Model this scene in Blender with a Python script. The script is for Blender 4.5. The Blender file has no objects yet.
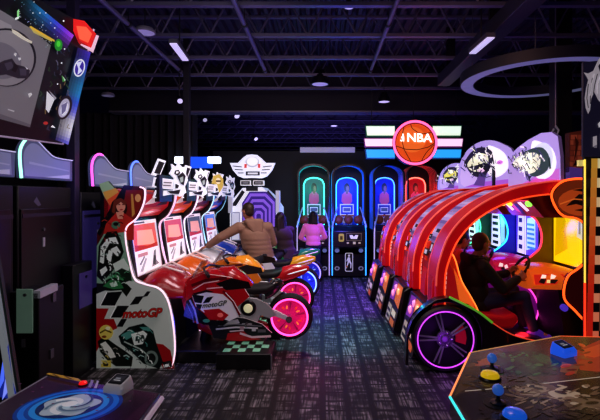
import bpy, bmesh, math, random
from mathutils import Vector, Matrix
random.seed(7)
SC = bpy.context.scene
COL = SC.collection
PI = math.pi
F, VX, VY, H = 445.0, 322.0, 198.0, 1.7          # focal length (px), vanishing point, eye height

def P(px, py, Y):                                  # a measured point of the photo at depth Y -> place in the room
    return Vector(((px - VX) / F * Y, Y, H - (py - VY) / F * Y))

# ------------------------------------------------------------------ materials
def lin(c):
    if isinstance(c, str):
        c = tuple(int(c[i:i + 2], 16) / 255 for i in (0, 2, 4))
    return tuple((v / 12.92 if v <= .04045 else ((v + .055) / 1.055) ** 2.4) for v in c)

_M = {}
def M(c, rough=.45, metal=0.0, emit=0.0, ecol=None, var=.25, coat=0.0, alpha=1.0):
    key = (c, rough, metal, emit, ecol, var, coat, alpha)
    if key in _M: return _M[key]
    m = bpy.data.materials.new('paint_%s_%d' % (c if isinstance(c, str) else 'rgb', len(_M)))
    m.use_nodes = True
    nt = m.node_tree; b = nt.nodes['Principled BSDF']
    L = lin(c)
    tc = nt.nodes.new('ShaderNodeTexCoord')
    nz = nt.nodes.new('ShaderNodeTexNoise'); nz.inputs['Scale'].default_value = 6; nz.inputs['Detail'].default_value = 4
    nt.links.new(tc.outputs['Object'], nz.inputs['Vector'])
    mx = nt.nodes.new('ShaderNodeMix'); mx.data_type = 'RGBA'
    mx.inputs[6].default_value = (*[v * (1 - var) for v in L], 1)
    mx.inputs[7].default_value = (*[min(1, v * (1 + var)) for v in L], 1)
    nt.links.new(nz.outputs['Fac'], mx.inputs[0])
    nt.links.new(mx.outputs[2], b.inputs['Base Color'])
    b.inputs['Roughness'].default_value = rough
    b.inputs['Metallic'].default_value = metal
    b.inputs['Coat Weight'].default_value = coat
    if emit:
        b.inputs['Emission Color'].default_value = (*lin(ecol or c), 1)
        b.inputs['Emission Strength'].default_value = emit
    b.inputs['Alpha'].default_value = alpha
    _M[key] = m
    return m

_A = {}
def ART(emit, rough=.35):
    """printed artwork: colour comes from the mesh's own colour attribute"""
    k = (emit, rough)
    if k in _A: return _A[k]
    m = bpy.data.materials.new('printed_art_%d' % len(_A)); m.use_nodes = True
    nt = m.node_tree; b = nt.nodes['Principled BSDF']
    at = nt.nodes.new('ShaderNodeAttribute'); at.attribute_name = 'Col'
    nt.links.new(at.outputs['Color'], b.inputs['Base Color'])
    b.inputs['Roughness'].default_value = rough
    if emit:
        nt.links.new(at.outputs['Color'], b.inputs['Emission Color'])
        b.inputs['Emission Strength'].default_value = emit
    _A[k] = m
    return m

# common colours
BLACK = M('0a0a0e', .4); BLACKM = M('08080b', .7); DARK = M('15151c', .5); GREY = M('55565e', .4)
CHROME = M('c8c8d0', .22, .9); WHITE = M('e4e6ea', .4); RUBBER = M('0c0c0f', .75)

def neon(c, e=3.0): return M(c, .4, 0, e, c, 0)

# ------------------------------------------------------------------ objects
OFF = {}
def _link(o, parent):
    COL.objects.link(o)
    if parent is not None: o.parent = parent; OFF[o.name] = OFF[parent.name]
    else: OFF[o.name] = Vector((0, 0, 0))

def thing(name, label, cat, loc, group=None):
    o = bpy.data.objects.new(name, None); o.empty_display_size = .1
    COL.objects.link(o); o.location = loc; OFF[o.name] = Vector(loc)
    o['label'] = label; o['category'] = cat
    if group: o['group'] = group
    return o

def tag(o, label, cat, group=None):
    o['label'] = label; o['category'] = cat
    if group: o['group'] = group
    return o

def struct(o):
    o['kind'] = 'structure'; return o

class MB:
    def __init__(s): s.bm = bmesh.new(); s.mi = 0
    def _f(s, vs):
        try:
            f = s.bm.faces.new(vs); f.material_index = s.mi; return f
        except ValueError: return None
    def m(s, i): s.mi = i; return s
    def box(s, x0, y0, z0, x1, y1, z1):
        v = [s.bm.verts.new(p) for p in ((x0,y0,z0),(x1,y0,z0),(x1,y1,z0),(x0,y1,z0),(x0,y0,z1),(x1,y0,z1),(x1,y1,z1),(x0,y1,z1))]
        for q in ((3,2,1,0),(4,5,6,7),(0,1,5,4),(1,2,6,5),(2,3,7,6),(3,0,4,7)): s._f([v[i] for i in q])
        return s
    def prism(s, pts, d, fn):
        """closed outline pts (2D); fn(a,b,t) maps outline + side t(0/1) to 3D"""
        n = len(pts)
        A = [s.bm.verts.new(fn(a, b, d[0])) for a, b in pts]; B = [s.bm.verts.new(fn(a, b, d[1])) for a, b in pts]
        s._f(A[::-1]); s._f(B)
        for i in range(n): s._f([A[i], A[(i+1) % n], B[(i+1) % n], B[i]])
        return s
    def xz(s, pts, y0, y1): return s.prism(pts, (y0, y1), lambda a, b, t: (a, t, b))
    def yz(s, pts, x0, x1): return s.prism(pts, (x0, x1), lambda a, b, t: (t, a, b))
    def xy(s, pts, z0, z1): return s.prism(pts, (z0, z1), lambda a, b, t: (a, b, t))
    def loft(s, rings, cap=True):
        R = [[s.bm.verts.new(p) for p in r] for r in rings]; n = len(R[0])
        for k in range(len(R) - 1):
            for i in range(n): s._f([R[k][i], R[k][(i+1) % n], R[k+1][(i+1) % n], R[k+1][i]])
        if cap: s._f(R[0][::-1]); s._f(R[-1])
        return s
    def tube(s, path, r, n=8, closed=False):
        path = [Vector(p) for p in path]; N = len(path)
        rs = r if isinstance(r, (list, tuple)) else [r] * N
        T = []
        for i in range(N):
            a = path[(i-1) % N] if closed or i > 0 else path[i]
            b = path[(i+1) % N] if closed or i < N-1 else path[i]
            t = (b - a); T.append(t.normalized() if t.length > 1e-9 else Vector((0,0,1)))
        ref = Vector((0,0,1)) if abs(T[0].z) < .9 else Vector((1,0,0))
        u = T[0].cross(ref).normalized(); rings = []
        for i in range(N):
            u = (u - T[i] * u.dot(T[i])).normalized(); v = T[i].cross(u)
            rings.append([path[i] + (u * math.cos(2*PI*k/n) + v * math.sin(2*PI*k/n)) * rs[i] for k in range(n)])
        if closed: rings.append(rings[0]); s.loft(rings, False); bmesh.ops.remove_doubles(s.bm, verts=s.bm.verts, dist=1e-6)
        else: s.loft(rings, True)
        return s
    def lathe(s, prof, c, axis='z', n=28, a0=0, a1=2*PI):
        """prof: (radius, height) list turned about axis through c"""
        c = Vector(c); full = abs(a1 - a0 - 2*PI) < 1e-6
        def pt(r, h, a):
            if axis == 'z': return c + Vector((r*math.cos(a), r*math.sin(a), h))
            if axis == 'y': return c + Vector((r*math.cos(a), h, r*math.sin(a)))
            return c + Vector((h, r*math.cos(a), r*math.sin(a)))
        cols = []
        cnt = n if full else n + 1
        for k in range(cnt):
            a = a0 + (a1 - a0) * k / n
            cols.append([s.bm.verts.new(pt(max(r, 1e-4), h, a)) for r, h in prof])
        for k in range(n):
            A, B = cols[k], cols[(k+1) % cnt]
            for j in range(len(prof) - 1): s._f([A[j], B[j], B[j+1], A[j+1]])
        return s
    def ball(s, c, r, n=12, m=8):
        r = Vector(r) if isinstance(r, (list, tuple, Vector)) else Vector((r, r, r)); c = Vector(c)
        top = s.bm.verts.new(c + Vector((0,0,r.z))); bot = s.bm.verts.new(c - Vector((0,0,r.z))); rows = []
        for j in range(1, m):
            th = PI * j / m
            rows.append([s.bm.verts.new(c + Vector((r.x*math.sin(th)*math.cos(2*PI*k/n), r.y*math.sin(th)*math.sin(2*PI*k/n), r.z*math.cos(th)))) for k in range(n)])
        for k in range(n):
            s._f([top, rows[0][k], rows[0][(k+1) % n]]); s._f([bot, rows[-1][(k+1) % n], rows[-1][k]])
            for j in range(len(rows) - 1): s._f([rows[j][k], rows[j+1][k], rows[j+1][(k+1) % n], rows[j][(k+1) % n]])
        return s
    def quad(s, *pts): s._f([s.bm.verts.new(p) for p in pts]); return s
    def build(s, name, mats, parent=None, bevel=0, smooth=True, recalc=True):
        if recalc: bmesh.ops.recalc_face_normals(s.bm, faces=s.bm.faces)
        me = bpy.data.meshes.new(name); o = bpy.data.objects.new(name, me); _link(o, parent)
        if parent is not None: s.bm.transform(Matrix.Translation(-OFF[parent.name]))
        s.bm.to_mesh(me); s.bm.free()
        for mm in (mats if isinstance(mats, (list, tuple)) else [mats]): me.materials.append(mm)
        if smooth:
            me.polygons.foreach_set('use_smooth', [True] * len(me.polygons)); me.set_sharp_from_angle(angle=.6)
        if bevel:
            b = o.modifiers.new('soft_edges', 'BEVEL'); b.width = bevel; b.segments = 2; b.limit_method = 'ANGLE'; b.angle_limit = .6
        return o

def cr(pts, k=6, closed=False):
    """smooth curve through points (any dimension)"""
    pts = [Vector(p) for p in pts]; n = len(pts); out = []
    rng = n if closed else n - 1
    for i in range(rng):
        p0 = pts[(i-1) % n] if closed or i > 0 else pts[i]; p1 = pts[i]; p2 = pts[(i+1) % n]
        p3 = pts[(i+2) % n] if closed or i < n-2 else p2
        for j in range(k):
            t = j / k
            out.append(.5 * ((2*p1) + (p2-p0)*t + (2*p0-5*p1+4*p2-p3)*t*t + (3*p1-p0-3*p2+p3)*t**3))
    if not closed: out.append(pts[-1])
    return [tuple(p) for p in out]

def ell(cx, cy, rx, ry=None, n=20, rot=0):
    ry = rx if ry is None else ry; c, s = math.cos(rot), math.sin(rot)
    return [(cx + rx*math.cos(2*PI*k/n)*c - ry*math.sin(2*PI*k/n)*s, cy + rx*math.cos(2*PI*k/n)*s + ry*math.sin(2*PI*k/n)*c) for k in range(n)]
def rect(x0, y0, x1, y1): return [(x0,y0),(x1,y0),(x1,y1),(x0,y1)]
def rrect(x0, y0, x1, y1, r, k=4):
    o = []
    for cx, cy, a in ((x1-r,y0+r,-PI/2),(x1-r,y1-r,0),(x0+r,y1-r,PI/2),(x0+r,y0+r,PI)):
        o += [(cx + r*math.cos(a + PI/2*j/k), cy + r*math.sin(a + PI/2*j/k)) for j in range(k+1)]
    return o
def stroke(pts, w):
    L, R = [], []
    for i, p in enumerate(pts):
        a = pts[max(0, i-1)]; b = pts[min(len(pts)-1, i+1)]
        dx, dy = b[0]-a[0], b[1]-a[1]; l = math.hypot(dx, dy) or 1
        L.append((p[0]-dy/l*w/2, p[1]+dx/l*w/2)); R.append((p[0]+dy/l*w/2, p[1]-dx/l*w/2))
    return L + R[::-1]
def star(cx, cy, r0, r1, n, rot=0):
    return [(cx + (r0 if k % 2 else r1)*math.cos(rot+PI*k/n), cy + (r0 if k % 2 else r1)*math.sin(rot+PI*k/n)) for k in range(2*n)]

def art(name, parent, fn, layers, emit=0.0, rough=.35, lift=.0009, nrm=None, mat=None):
    """layers of flat printed shapes. fn(a,b) -> Vector on the surface; nrm = outward direction"""
    bm = bmesh.new(); cl = bm.loops.layers.float_color.new('Col')
    nrm = Vector(nrm)
    for i, (c, pts) in enumerate(layers):
        vs = [bm.verts.new(Vector(fn(a, b)) + nrm * lift * (i + 1)) for a, b in pts]
        try: f = bm.faces.new(vs)
        except ValueError: continue
        f.normal_update()
        if f.normal.dot(nrm) < 0: f.normal_flip()
        L = lin(c)
        for lp in f.loops: lp[cl] = (*L, 1)
    bmesh.ops.triangulate(bm, faces=[f for f in bm.faces if len(f.verts) > 4])
    me = bpy.data.meshes.new(name); o = bpy.data.objects.new(name, me); _link(o, parent)
    if parent is not None: bm.transform(Matrix.Translation(-OFF[parent.name]))
    bm.to_mesh(me); bm.free(); me.materials.append(mat or ART(emit, rough))
    return o

def text(name, parent, body, size, o, u, v, mat, shear=0.0, depth=.0015, sx=1.0, bold=.018):
    """lettering centred on point o, reading along u, upright along v"""
    cu = bpy.data.curves.new(name, 'FONT'); cu.body = body; cu.size = size; cu.shear = shear; cu.extrude = depth
    cu.align_x = 'CENTER'; cu.align_y = 'CENTER'; cu.offset = size * bold; cu.resolution_u = 3
    t = bpy.data.objects.new(name, cu); COL.objects.link(t)
    me = bpy.data.meshes.new_from_object(t.evaluated_get(bpy.context.evaluated_depsgraph_get()))
    bpy.data.objects.remove(t); bpy.data.curves.remove(cu)
    u = Vector(u).normalized(); v = Vector(v).normalized(); n = u.cross(v)
    mt = Matrix(((u.x*sx, v.x, n.x, o[0]), (u.y*sx, v.y, n.y, o[1]), (u.z*sx, v.z, n.z, o[2]), (0,0,0,1)))
    me.transform(Matrix.Translation(-OFF[parent.name]) @ mt)
    me.materials.clear(); me.materials.append(mat)
    ob = bpy.data.objects.new(name, me); _link(ob, parent)
    return ob

def lamp(name, kind, loc, energy, color, size=.3, aim=None, spot=None, blend=.6):
    l = bpy.data.lights.new(name, kind); l.energy = energy; l.color = lin(color) if isinstance(color, str) else color
    if kind == 'AREA': l.size = size
    else: l.shadow_soft_size = size
    if kind == 'SPOT': l.spot_size = spot; l.spot_blend = blend
    o = bpy.data.objects.new(name, l); COL.objects.link(o); o.location = loc
    if aim is not None: o.rotation_euler = (Vector(aim) - Vector(loc)).to_track_quat('-Z', 'Y').to_euler()
    return o
# ================================================================== camera
cd = bpy.data.cameras.new('camera'); cam = bpy.data.objects.new('camera', cd); COL.objects.link(cam)
cam.location = (0, 0, H); cam.rotation_euler = (PI/2, 0, 0)
cd.sensor_width = 36; cd.lens = 36 * F / 600; cd.shift_x = -(VX - 300) / 600; cd.shift_y = -(210 - VY) / 600
cd.clip_start = .05
SC.camera = cam
SC.view_settings.view_transform = 'Standard'
SC.view_settings.look = 'None'
SC.view_settings.exposure = 0.12
SC.view_settings.gamma = .86
w = bpy.data.worlds.new('dim_hall'); SC.world = w; w.use_nodes = True
w.node_tree.nodes['Background'].inputs[0].default_value = (.045, .035, .075, 1)
w.node_tree.nodes['Background'].inputs[1].default_value = .2

# ================================================================== setting
def carpet():
    m = bpy.data.materials.new('woven_carpet'); m.use_nodes = True; nt = m.node_tree; b = nt.nodes['Principled BSDF']
    geo = nt.nodes.new('ShaderNodeNewGeometry'); sp = nt.nodes.new('ShaderNodeSeparateXYZ'); nt.links.new(geo.outputs['Position'], sp.inputs[0])
    cb = nt.nodes.new('ShaderNodeCombineXYZ'); nt.links.new(sp.outputs['Y'], cb.inputs['X']); nt.links.new(sp.outputs['X'], cb.inputs['Y'])
    br = nt.nodes.new('ShaderNodeTexBrick'); nt.links.new(cb.outputs[0], br.inputs['Vector'])
    br.offset = .43; br.squash = .55; br.squash_frequency = 2
    for k, v in (('Scale', 1), ('Mortar Size', .017), ('Mortar Smooth', .25), ('Bias', 0), ('Brick Width', .3), ('Row Height', .205)): br.inputs[k].default_value = v
    br.inputs['Color1'].default_value = (.30, .30, .31, 1); br.inputs['Color2'].default_value = (.10, .10, .11, 1); br.inputs['Mortar'].default_value = (.004, .004, .006, 1)
    # fine woven streaks along the aisle
    mp = nt.nodes.new('ShaderNodeMapping'); nt.links.new(geo.outputs['Position'], mp.inputs[0]); mp.inputs['Scale'].default_value = (62, 4, 1)
    nz = nt.nodes.new('ShaderNodeTexNoise'); nz.inputs['Scale'].default_value = 1; nz.inputs['Detail'].default_value = 2; nt.links.new(mp.outputs[0], nz.inputs['Vector'])
    mp2 = nt.nodes.new('ShaderNodeMapping'); nt.links.new(geo.outputs['Position'], mp2.inputs[0]); mp2.inputs['Scale'].default_value = (4.9, 13, 1)
    n2 = nt.nodes.new('ShaderNodeTexNoise'); n2.inputs['Scale'].default_value = 1; nt.links.new(mp2.outputs[0], n2.inputs['Vector'])
    r1 = nt.nodes.new('ShaderNodeValToRGB'); r1.color_ramp.elements[0].position = .42; r1.color_ramp.elements[1].position = .66
    r1.color_ramp.elements[0].color = (.06,.06,.06,1); r1.color_ramp.elements[1].color = (1.15,1.15,1.15,1); nt.links.new(nz.outputs['Fac'], r1.inputs[0])
    r2 = nt.nodes.new('ShaderNodeValToRGB'); r2.color_ramp.elements[0].position = .44; r2.color_ramp.elements[1].position = .54
    r2.color_ramp.elements[0].color = (.16,.16,.16,1); nt.links.new(n2.outputs['Fac'], r2.inputs[0])
    # dark gap between the woven columns
    fr_ = nt.nodes.new('ShaderNodeMath'); fr_.operation = 'DIVIDE'; fr_.inputs[1].default_value = .205; nt.links.new(sp.outputs['X'], fr_.inputs[0])
    f2 = nt.nodes.new('ShaderNodeMath'); f2.operation = 'FRACT'; nt.links.new(fr_.outputs[0], f2.inputs[0])
    r3 = nt.nodes.new('ShaderNodeValToRGB'); e = r3.color_ramp.elements; e[0].position = .1; e[0].color = (.05,.05,.05,1); e[1].position = .2; e[1].color = (1,1,1,1)
    x = e.new(.82); x.color = (1,1,1,1); x = e.new(.92); x.color = (.05,.05,.05,1); nt.links.new(f2.outputs[0], r3.inputs[0])
    prev = br.outputs['Color']
    for o_ in (r1, r2, r3):
        a = nt.nodes.new('ShaderNodeMix'); a.data_type = 'RGBA'; a.blend_type = 'MULTIPLY'; a.inputs[0].default_value = 1
        nt.links.new(prev, a.inputs[6]); nt.links.new(o_.outputs[0], a.inputs[7]); prev = a.outputs[2]
    nt.links.new(prev, b.inputs['Base Color']); b.inputs['Roughness'].default_value = .7
    bp = nt.nodes.new('ShaderNodeBump'); bp.inputs['Strength'].default_value = .3; bp.inputs['Distance'].default_value = .01
    nt.links.new(nz.outputs['Fac'], bp.inputs['Height']); nt.links.new(bp.outputs[0], b.inputs['Normal'])
    return m
struct(MB().box(-6, -1, -.1, 6, 26, 0).build('floor', carpet()))
DECK = M('3a3448', .55, .3, var=.3); STEEL = M('6c6880', .45, .3); WALL = M('0c0b12', .8, var=.4)
# corrugated roof deck, ribs running away from the camera
g = MB(); xs = []
k = 0; x = -7.5
while x < 7.5:
    xs += [(x, 4.42), (x+.05, 4.42), (x+.075, 4.36), (x+.125, 4.36)]; x += .15
for (xa, za), (xb, zb) in zip(xs, xs[1:]): g.quad((xa, -1, za), (xb, -1, zb), (xb, 9.1, zb), (xa, 9.1, za))
struct(g.build('ceiling', DECK, smooth=False))
def joist(name, Y, zb, zt, x0=-7, x1=7, step=.62, r=.016):
    g = MB(); g.box(x0, Y-.035, zb-.02, x1, Y+.035, zb+.02); g.box(x0, Y-.035, zt-.03, x1, Y+.035, zt)
    n = int((x1-x0)/step)
    for i in range(n):
        xa = x0 + i*step; g.tube([(xa, Y, zb), (xa+step/2, Y, zt-.02), (xa+step, Y, zb)], r, 5)
    return struct(g.build(name, STEEL))
for k in range(6): joist('ceiling_joist', 3.82 + .9*k, 3.75, 4.36)
struct(MB().box(-4.3, 9.0, 3.46, 6, 9.25, 4.6).build('ceiling_beam', M('141220', .7)))
struct(MB().box(-4.3, 8.97, 3.43, 6, 9.28, 3.46).build('trim_1', M('7d788c', .4, .3)))
# room beyond the partition
struct(MB().box(-7.5, 9.1, 4.62, 7.5, 26, 4.72).build('ceiling_far', M('1d1a2a', .7)))
for k in range(8): joist('ceiling_joist_far', 13.2 + 1.5*k, 4.28, 4.6, -6, 6, .7, .02)
struct(MB().box(-6, 26, -.1, 6, 26.1, 4.7).build('wall_far', WALL))
struct(MB().box(-6.1, -1, 0, -6, 26, 4.7).build('wall_left', WALL))
struct(MB().box(6, -1, 0, 6.1, 26, 4.7).build('wall_right', WALL))
struct(MB().box(-2.6, 10.6, 0, 6, 10.72, 2.82).build('wall_back', M('0b0a14', .6, var=.4)))
struct(MB().box(-.52, 10.52, 2.78, .78, 10.6, 2.9).build('trim_2', M('b9b4c8', .4, 0, .35, 'a89fc0')))
# steel columns
def column(name, x, y, w, z1, c):
    return struct(MB().box(x-w/2, y-w/2, 0, x+w/2, y+w/2, z1).build(name, c, bevel=.004))
column('column_thin', -2.14, 7.05, .095, 4.36, M('1d1b26', .5))
column('column_left', -2.44, 4.36, .085, 4.36, M('2c2540', .45))  # purple light on the column put into its colour
column('column_right', 3.14, 5.86, .2, 4.36, M('0b0a10', .6))

# heavy folded black curtain
g = MB(); N = 120
pts = [(-5.6 + 2.95*i/N, 9.42 + .05*math.sin(i*.9) + .03*math.sin(i*.37)) for i in range(N+1)]
for (xa, ya), (xb, yb) in zip(pts, pts[1:]): g.quad((xa, ya, .02), (xb, yb, .02), (xb, yb, 3.5), (xa, ya, 3.5))
tag(g.build('stage_curtain', M('191722', .85)), 'black pleated curtain hanging behind the motorcycle games', 'curtain')

# ------------------------------------------------------------------ things overhead
def pipe(x, y0, y1, z, r, label):
    g = MB(); g.tube([(x, y0, z), (x, y1, z)], r, 10)
    t = thing('conduit_pipe', label, 'pipe', (x, (y0+y1)/2, z), 'conduits under the roof')
    g.build('pipe', STEEL, t)
    y = y0 + .3
    while y < y1:
        MB().tube([(x, y, z), (x, y, 4.36)], .006, 5).lathe([(r, -.02), (r+.012, -.02), (r+.012, .02), (r, .02)], (x, y, z), 'y', 10).build('hanger', DARK, t); y += 1.8
pipe(-2.22, 3, 7.2, 3.69, .028, 'thin ceiling conduit above the motorcycle games, leftmost of three')
pipe(-.89, 3, 7.0, 3.69, .028, 'bright thin ceiling conduit near the middle of the room')
pipe(.76, 3, 7.0, 3.69, .024, 'thin ceiling conduit running above the carpet aisle on the right')
t = thing('ceiling_girder', 'dark square duct girder running under the roof above the racing games', 'girder', (2.02, 5.2, 3.65))
MB().box(1.92, 2.6, 3.56, 2.12, 7.4, 3.74).build('beam', M('2a2836', .5), t, bevel=.008)
for y in (3.4, 5.2, 7.0): MB().box(1.95, y-.02, 3.74, 2.09, y+.02, 4.38).build('hanger', DARK, t)
def strip_light(a, b, label):
    a, b = Vector(a), Vector(b); c = (a+b)/2
    t = thing('strip_light', label, 'light', c, 'strip lights')
    d = (b-a).normalized(); s = Vector((1,0,0))*.05
    MB().loft([[p - s, p + s, p + s + Vector((0,0,.05)), p - s + Vector((0,0,.05))] for p in (a, b)]).build('housing', GREY, t)
    s *= .8; dz = Vector((0,0,.012))
    MB().loft([[p - s - dz, p + s - dz, p + s, p - s] for p in (a, b)]).build('diffuser', M('d9d2f0', .4, 0, .8, 'cfc6f0'), t)
    MB().tube([c + Vector((0,0,.05)), (c.x, c.y, 4.38)], .008, 6).build('hanger', DARK, t)
strip_light(P(173, 43, 5.1), P(185.5, 60, 5.85), 'lavender strip light near the thin column over the motorcycle games')
strip_light(P(491, 37, 4.85), P(472.5, 53, 5.4), 'lavender strip light beside the girder above the racing games')
def disc(px, py, Y, r, label, dome=False, rod=True, e=.5):
    c = P(px, py, Y)
    t = thing('ceiling_lamp', label, 'light', c, 'round ceiling lamps')
    if dome: MB().lathe([(.02, r*1.7), (r*.5, r*1.6), (r*.85, r*.9), (r, .02), (r, 0), (r*.9, 0), (r*.9, .02)], c, 'z', 24).build('lamp_shade', BLACK, t)
    else: MB().lathe([(.0, .06), (r*.8, .055), (r, .02), (r, 0), (r*.9, 0), (r*.9, .02)], c, 'z', 24).build('lamp_shade', M('8d8a99', .5), t)
    MB().lathe([(0, .012), (r*.9, .012), (r*.9, .004), (0, .004)], c, 'z', 24).build('diffuser', M('c8c2e0', .4, 0, e, 'bfb4e6'), t)
    MB().tube([c + Vector((0, 0, r*1.6 if dome else .05)), (c.x, c.y, 4.38)], .007, 6).build('hanger', DARK, t)
disc(145, 33, 5.39, .125, 'round pale ceiling lamp beside the leftmost conduit', e=.28)
disc(108, 96, 8.3, .12, 'small round dim lamp above the black curtain', e=.12)
disc(320, 84.5, 7.5, .15, 'black domed pendant lamp with a lavender rim, in the middle of the ceiling', True, e=.35)
disc(384, 102, 8.1, .11, 'black pendant lamp hanging just above the basketball sign', True, e=1.0)
disc(349, 8, 5.0, .055, 'small white dome lamp at the top of the ceiling', True, e=.7)
disc(334, 126, 16, .13, 'small white lamp in the far room above the teal hoop game', e=2.0)
disc(366, 152, 16, .1, 'small white lamp in the far room right above the partition wall', e=.3)
def spot(px, py, Y, label, e=1.2, r=.05, l=.2, tilt=(.3, -.6, -.5)):
    c = P(px, py, Y); d = Vector(tilt).normalized(); z = 4.38 if Y < 9 else 4.6
    t = thing('spotlight', label, 'spotlight', c, 'ceiling spotlights')
    MB().tube([c - d*l, c - d*l*.4, c], [r*.55, r*.8, r], 12).build('housing', DARK, t)
    MB().tube([c + d*.001, c + d*.006], r*.85, 12).build('lens', M('f0ecff', .3, 0, e, 'd8d0ff'), t)
    MB().tube([c - d*l*.6, (c - d*l*.6) + Vector((0,0,.06)), ((c - d*l*.6).x, (c - d*l*.6).y, z)], .008, 6).build('bracket', DARK, t)
spot(180, 101, 7.3, 'small spotlight hanging left of the thin column', .7, .05, .16)
spot(237, 116, 14, 'tubular white spotlight in the far room, upper one above the winged game', 1.0, .1, .34, (.5, -.6, -.6))
spot(256, 139, 16, 'tubular white spotlight in the far room, lower one above the winged game', 1.0, .08, .3, (.5, -.6, -.6))
spot(205, 120, 11, 'small far spotlight just right of the thin column', .5, .06, .16)
# ring light
t = thing('ring_light', 'large round halo light hanging over the racing games', 'light', (2.7, 5.5, 3.14))
def halo(c, R, w, h, n=64):
    return MB().lathe([(R, 0), (R, h), (R-w, h), (R-w, 0), (R, 0)], c, 'z', n)
halo((2.7, 5.5, 3.15), .95, .17, .12).build('ring_housing', M('1a1a22', .6), t)
MB().lathe([(.94, 0), (.79, 0)], (2.7, 5.5, 3.148), 'z', 64).build('diffuser', None or M('8f90b4', .5, 0, .2, 'a5a8d8'), t)
for a in (.6, 2.4, 4.2): MB().tube([(2.7 + .87*math.cos(a), 5.5 + .87*math.sin(a), 3.26), (2.7 + .87*math.cos(a), 5.5 + .87*math.sin(a), 4.38)], .006, 5).build('hanger', GREY, t)
# far blue lit sign with two floods
t = thing('lit_sign', 'blue lit sign with two white floodlights on the curtain', 'sign', P(199, 163, 9.2))
a, b = P(190, 168, 9.25), P(212, 157, 9.25)
MB().box(a.x, 9.22, a.z, b.x, 9.3, b.z).build('panel', M('2b5cff', .4, 0, 1.2, '1c50ff'), t)
for px in (181, 214):
    c = P(px, 160, 9.2); MB().box(c.x-.13, 9.16, c.z-.07, c.x+.13, 9.3, c.z+.07).build('floodlight', M('ffffff', .4, 0, 2, 'dfe8ff'), t, bevel=.02)
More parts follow.
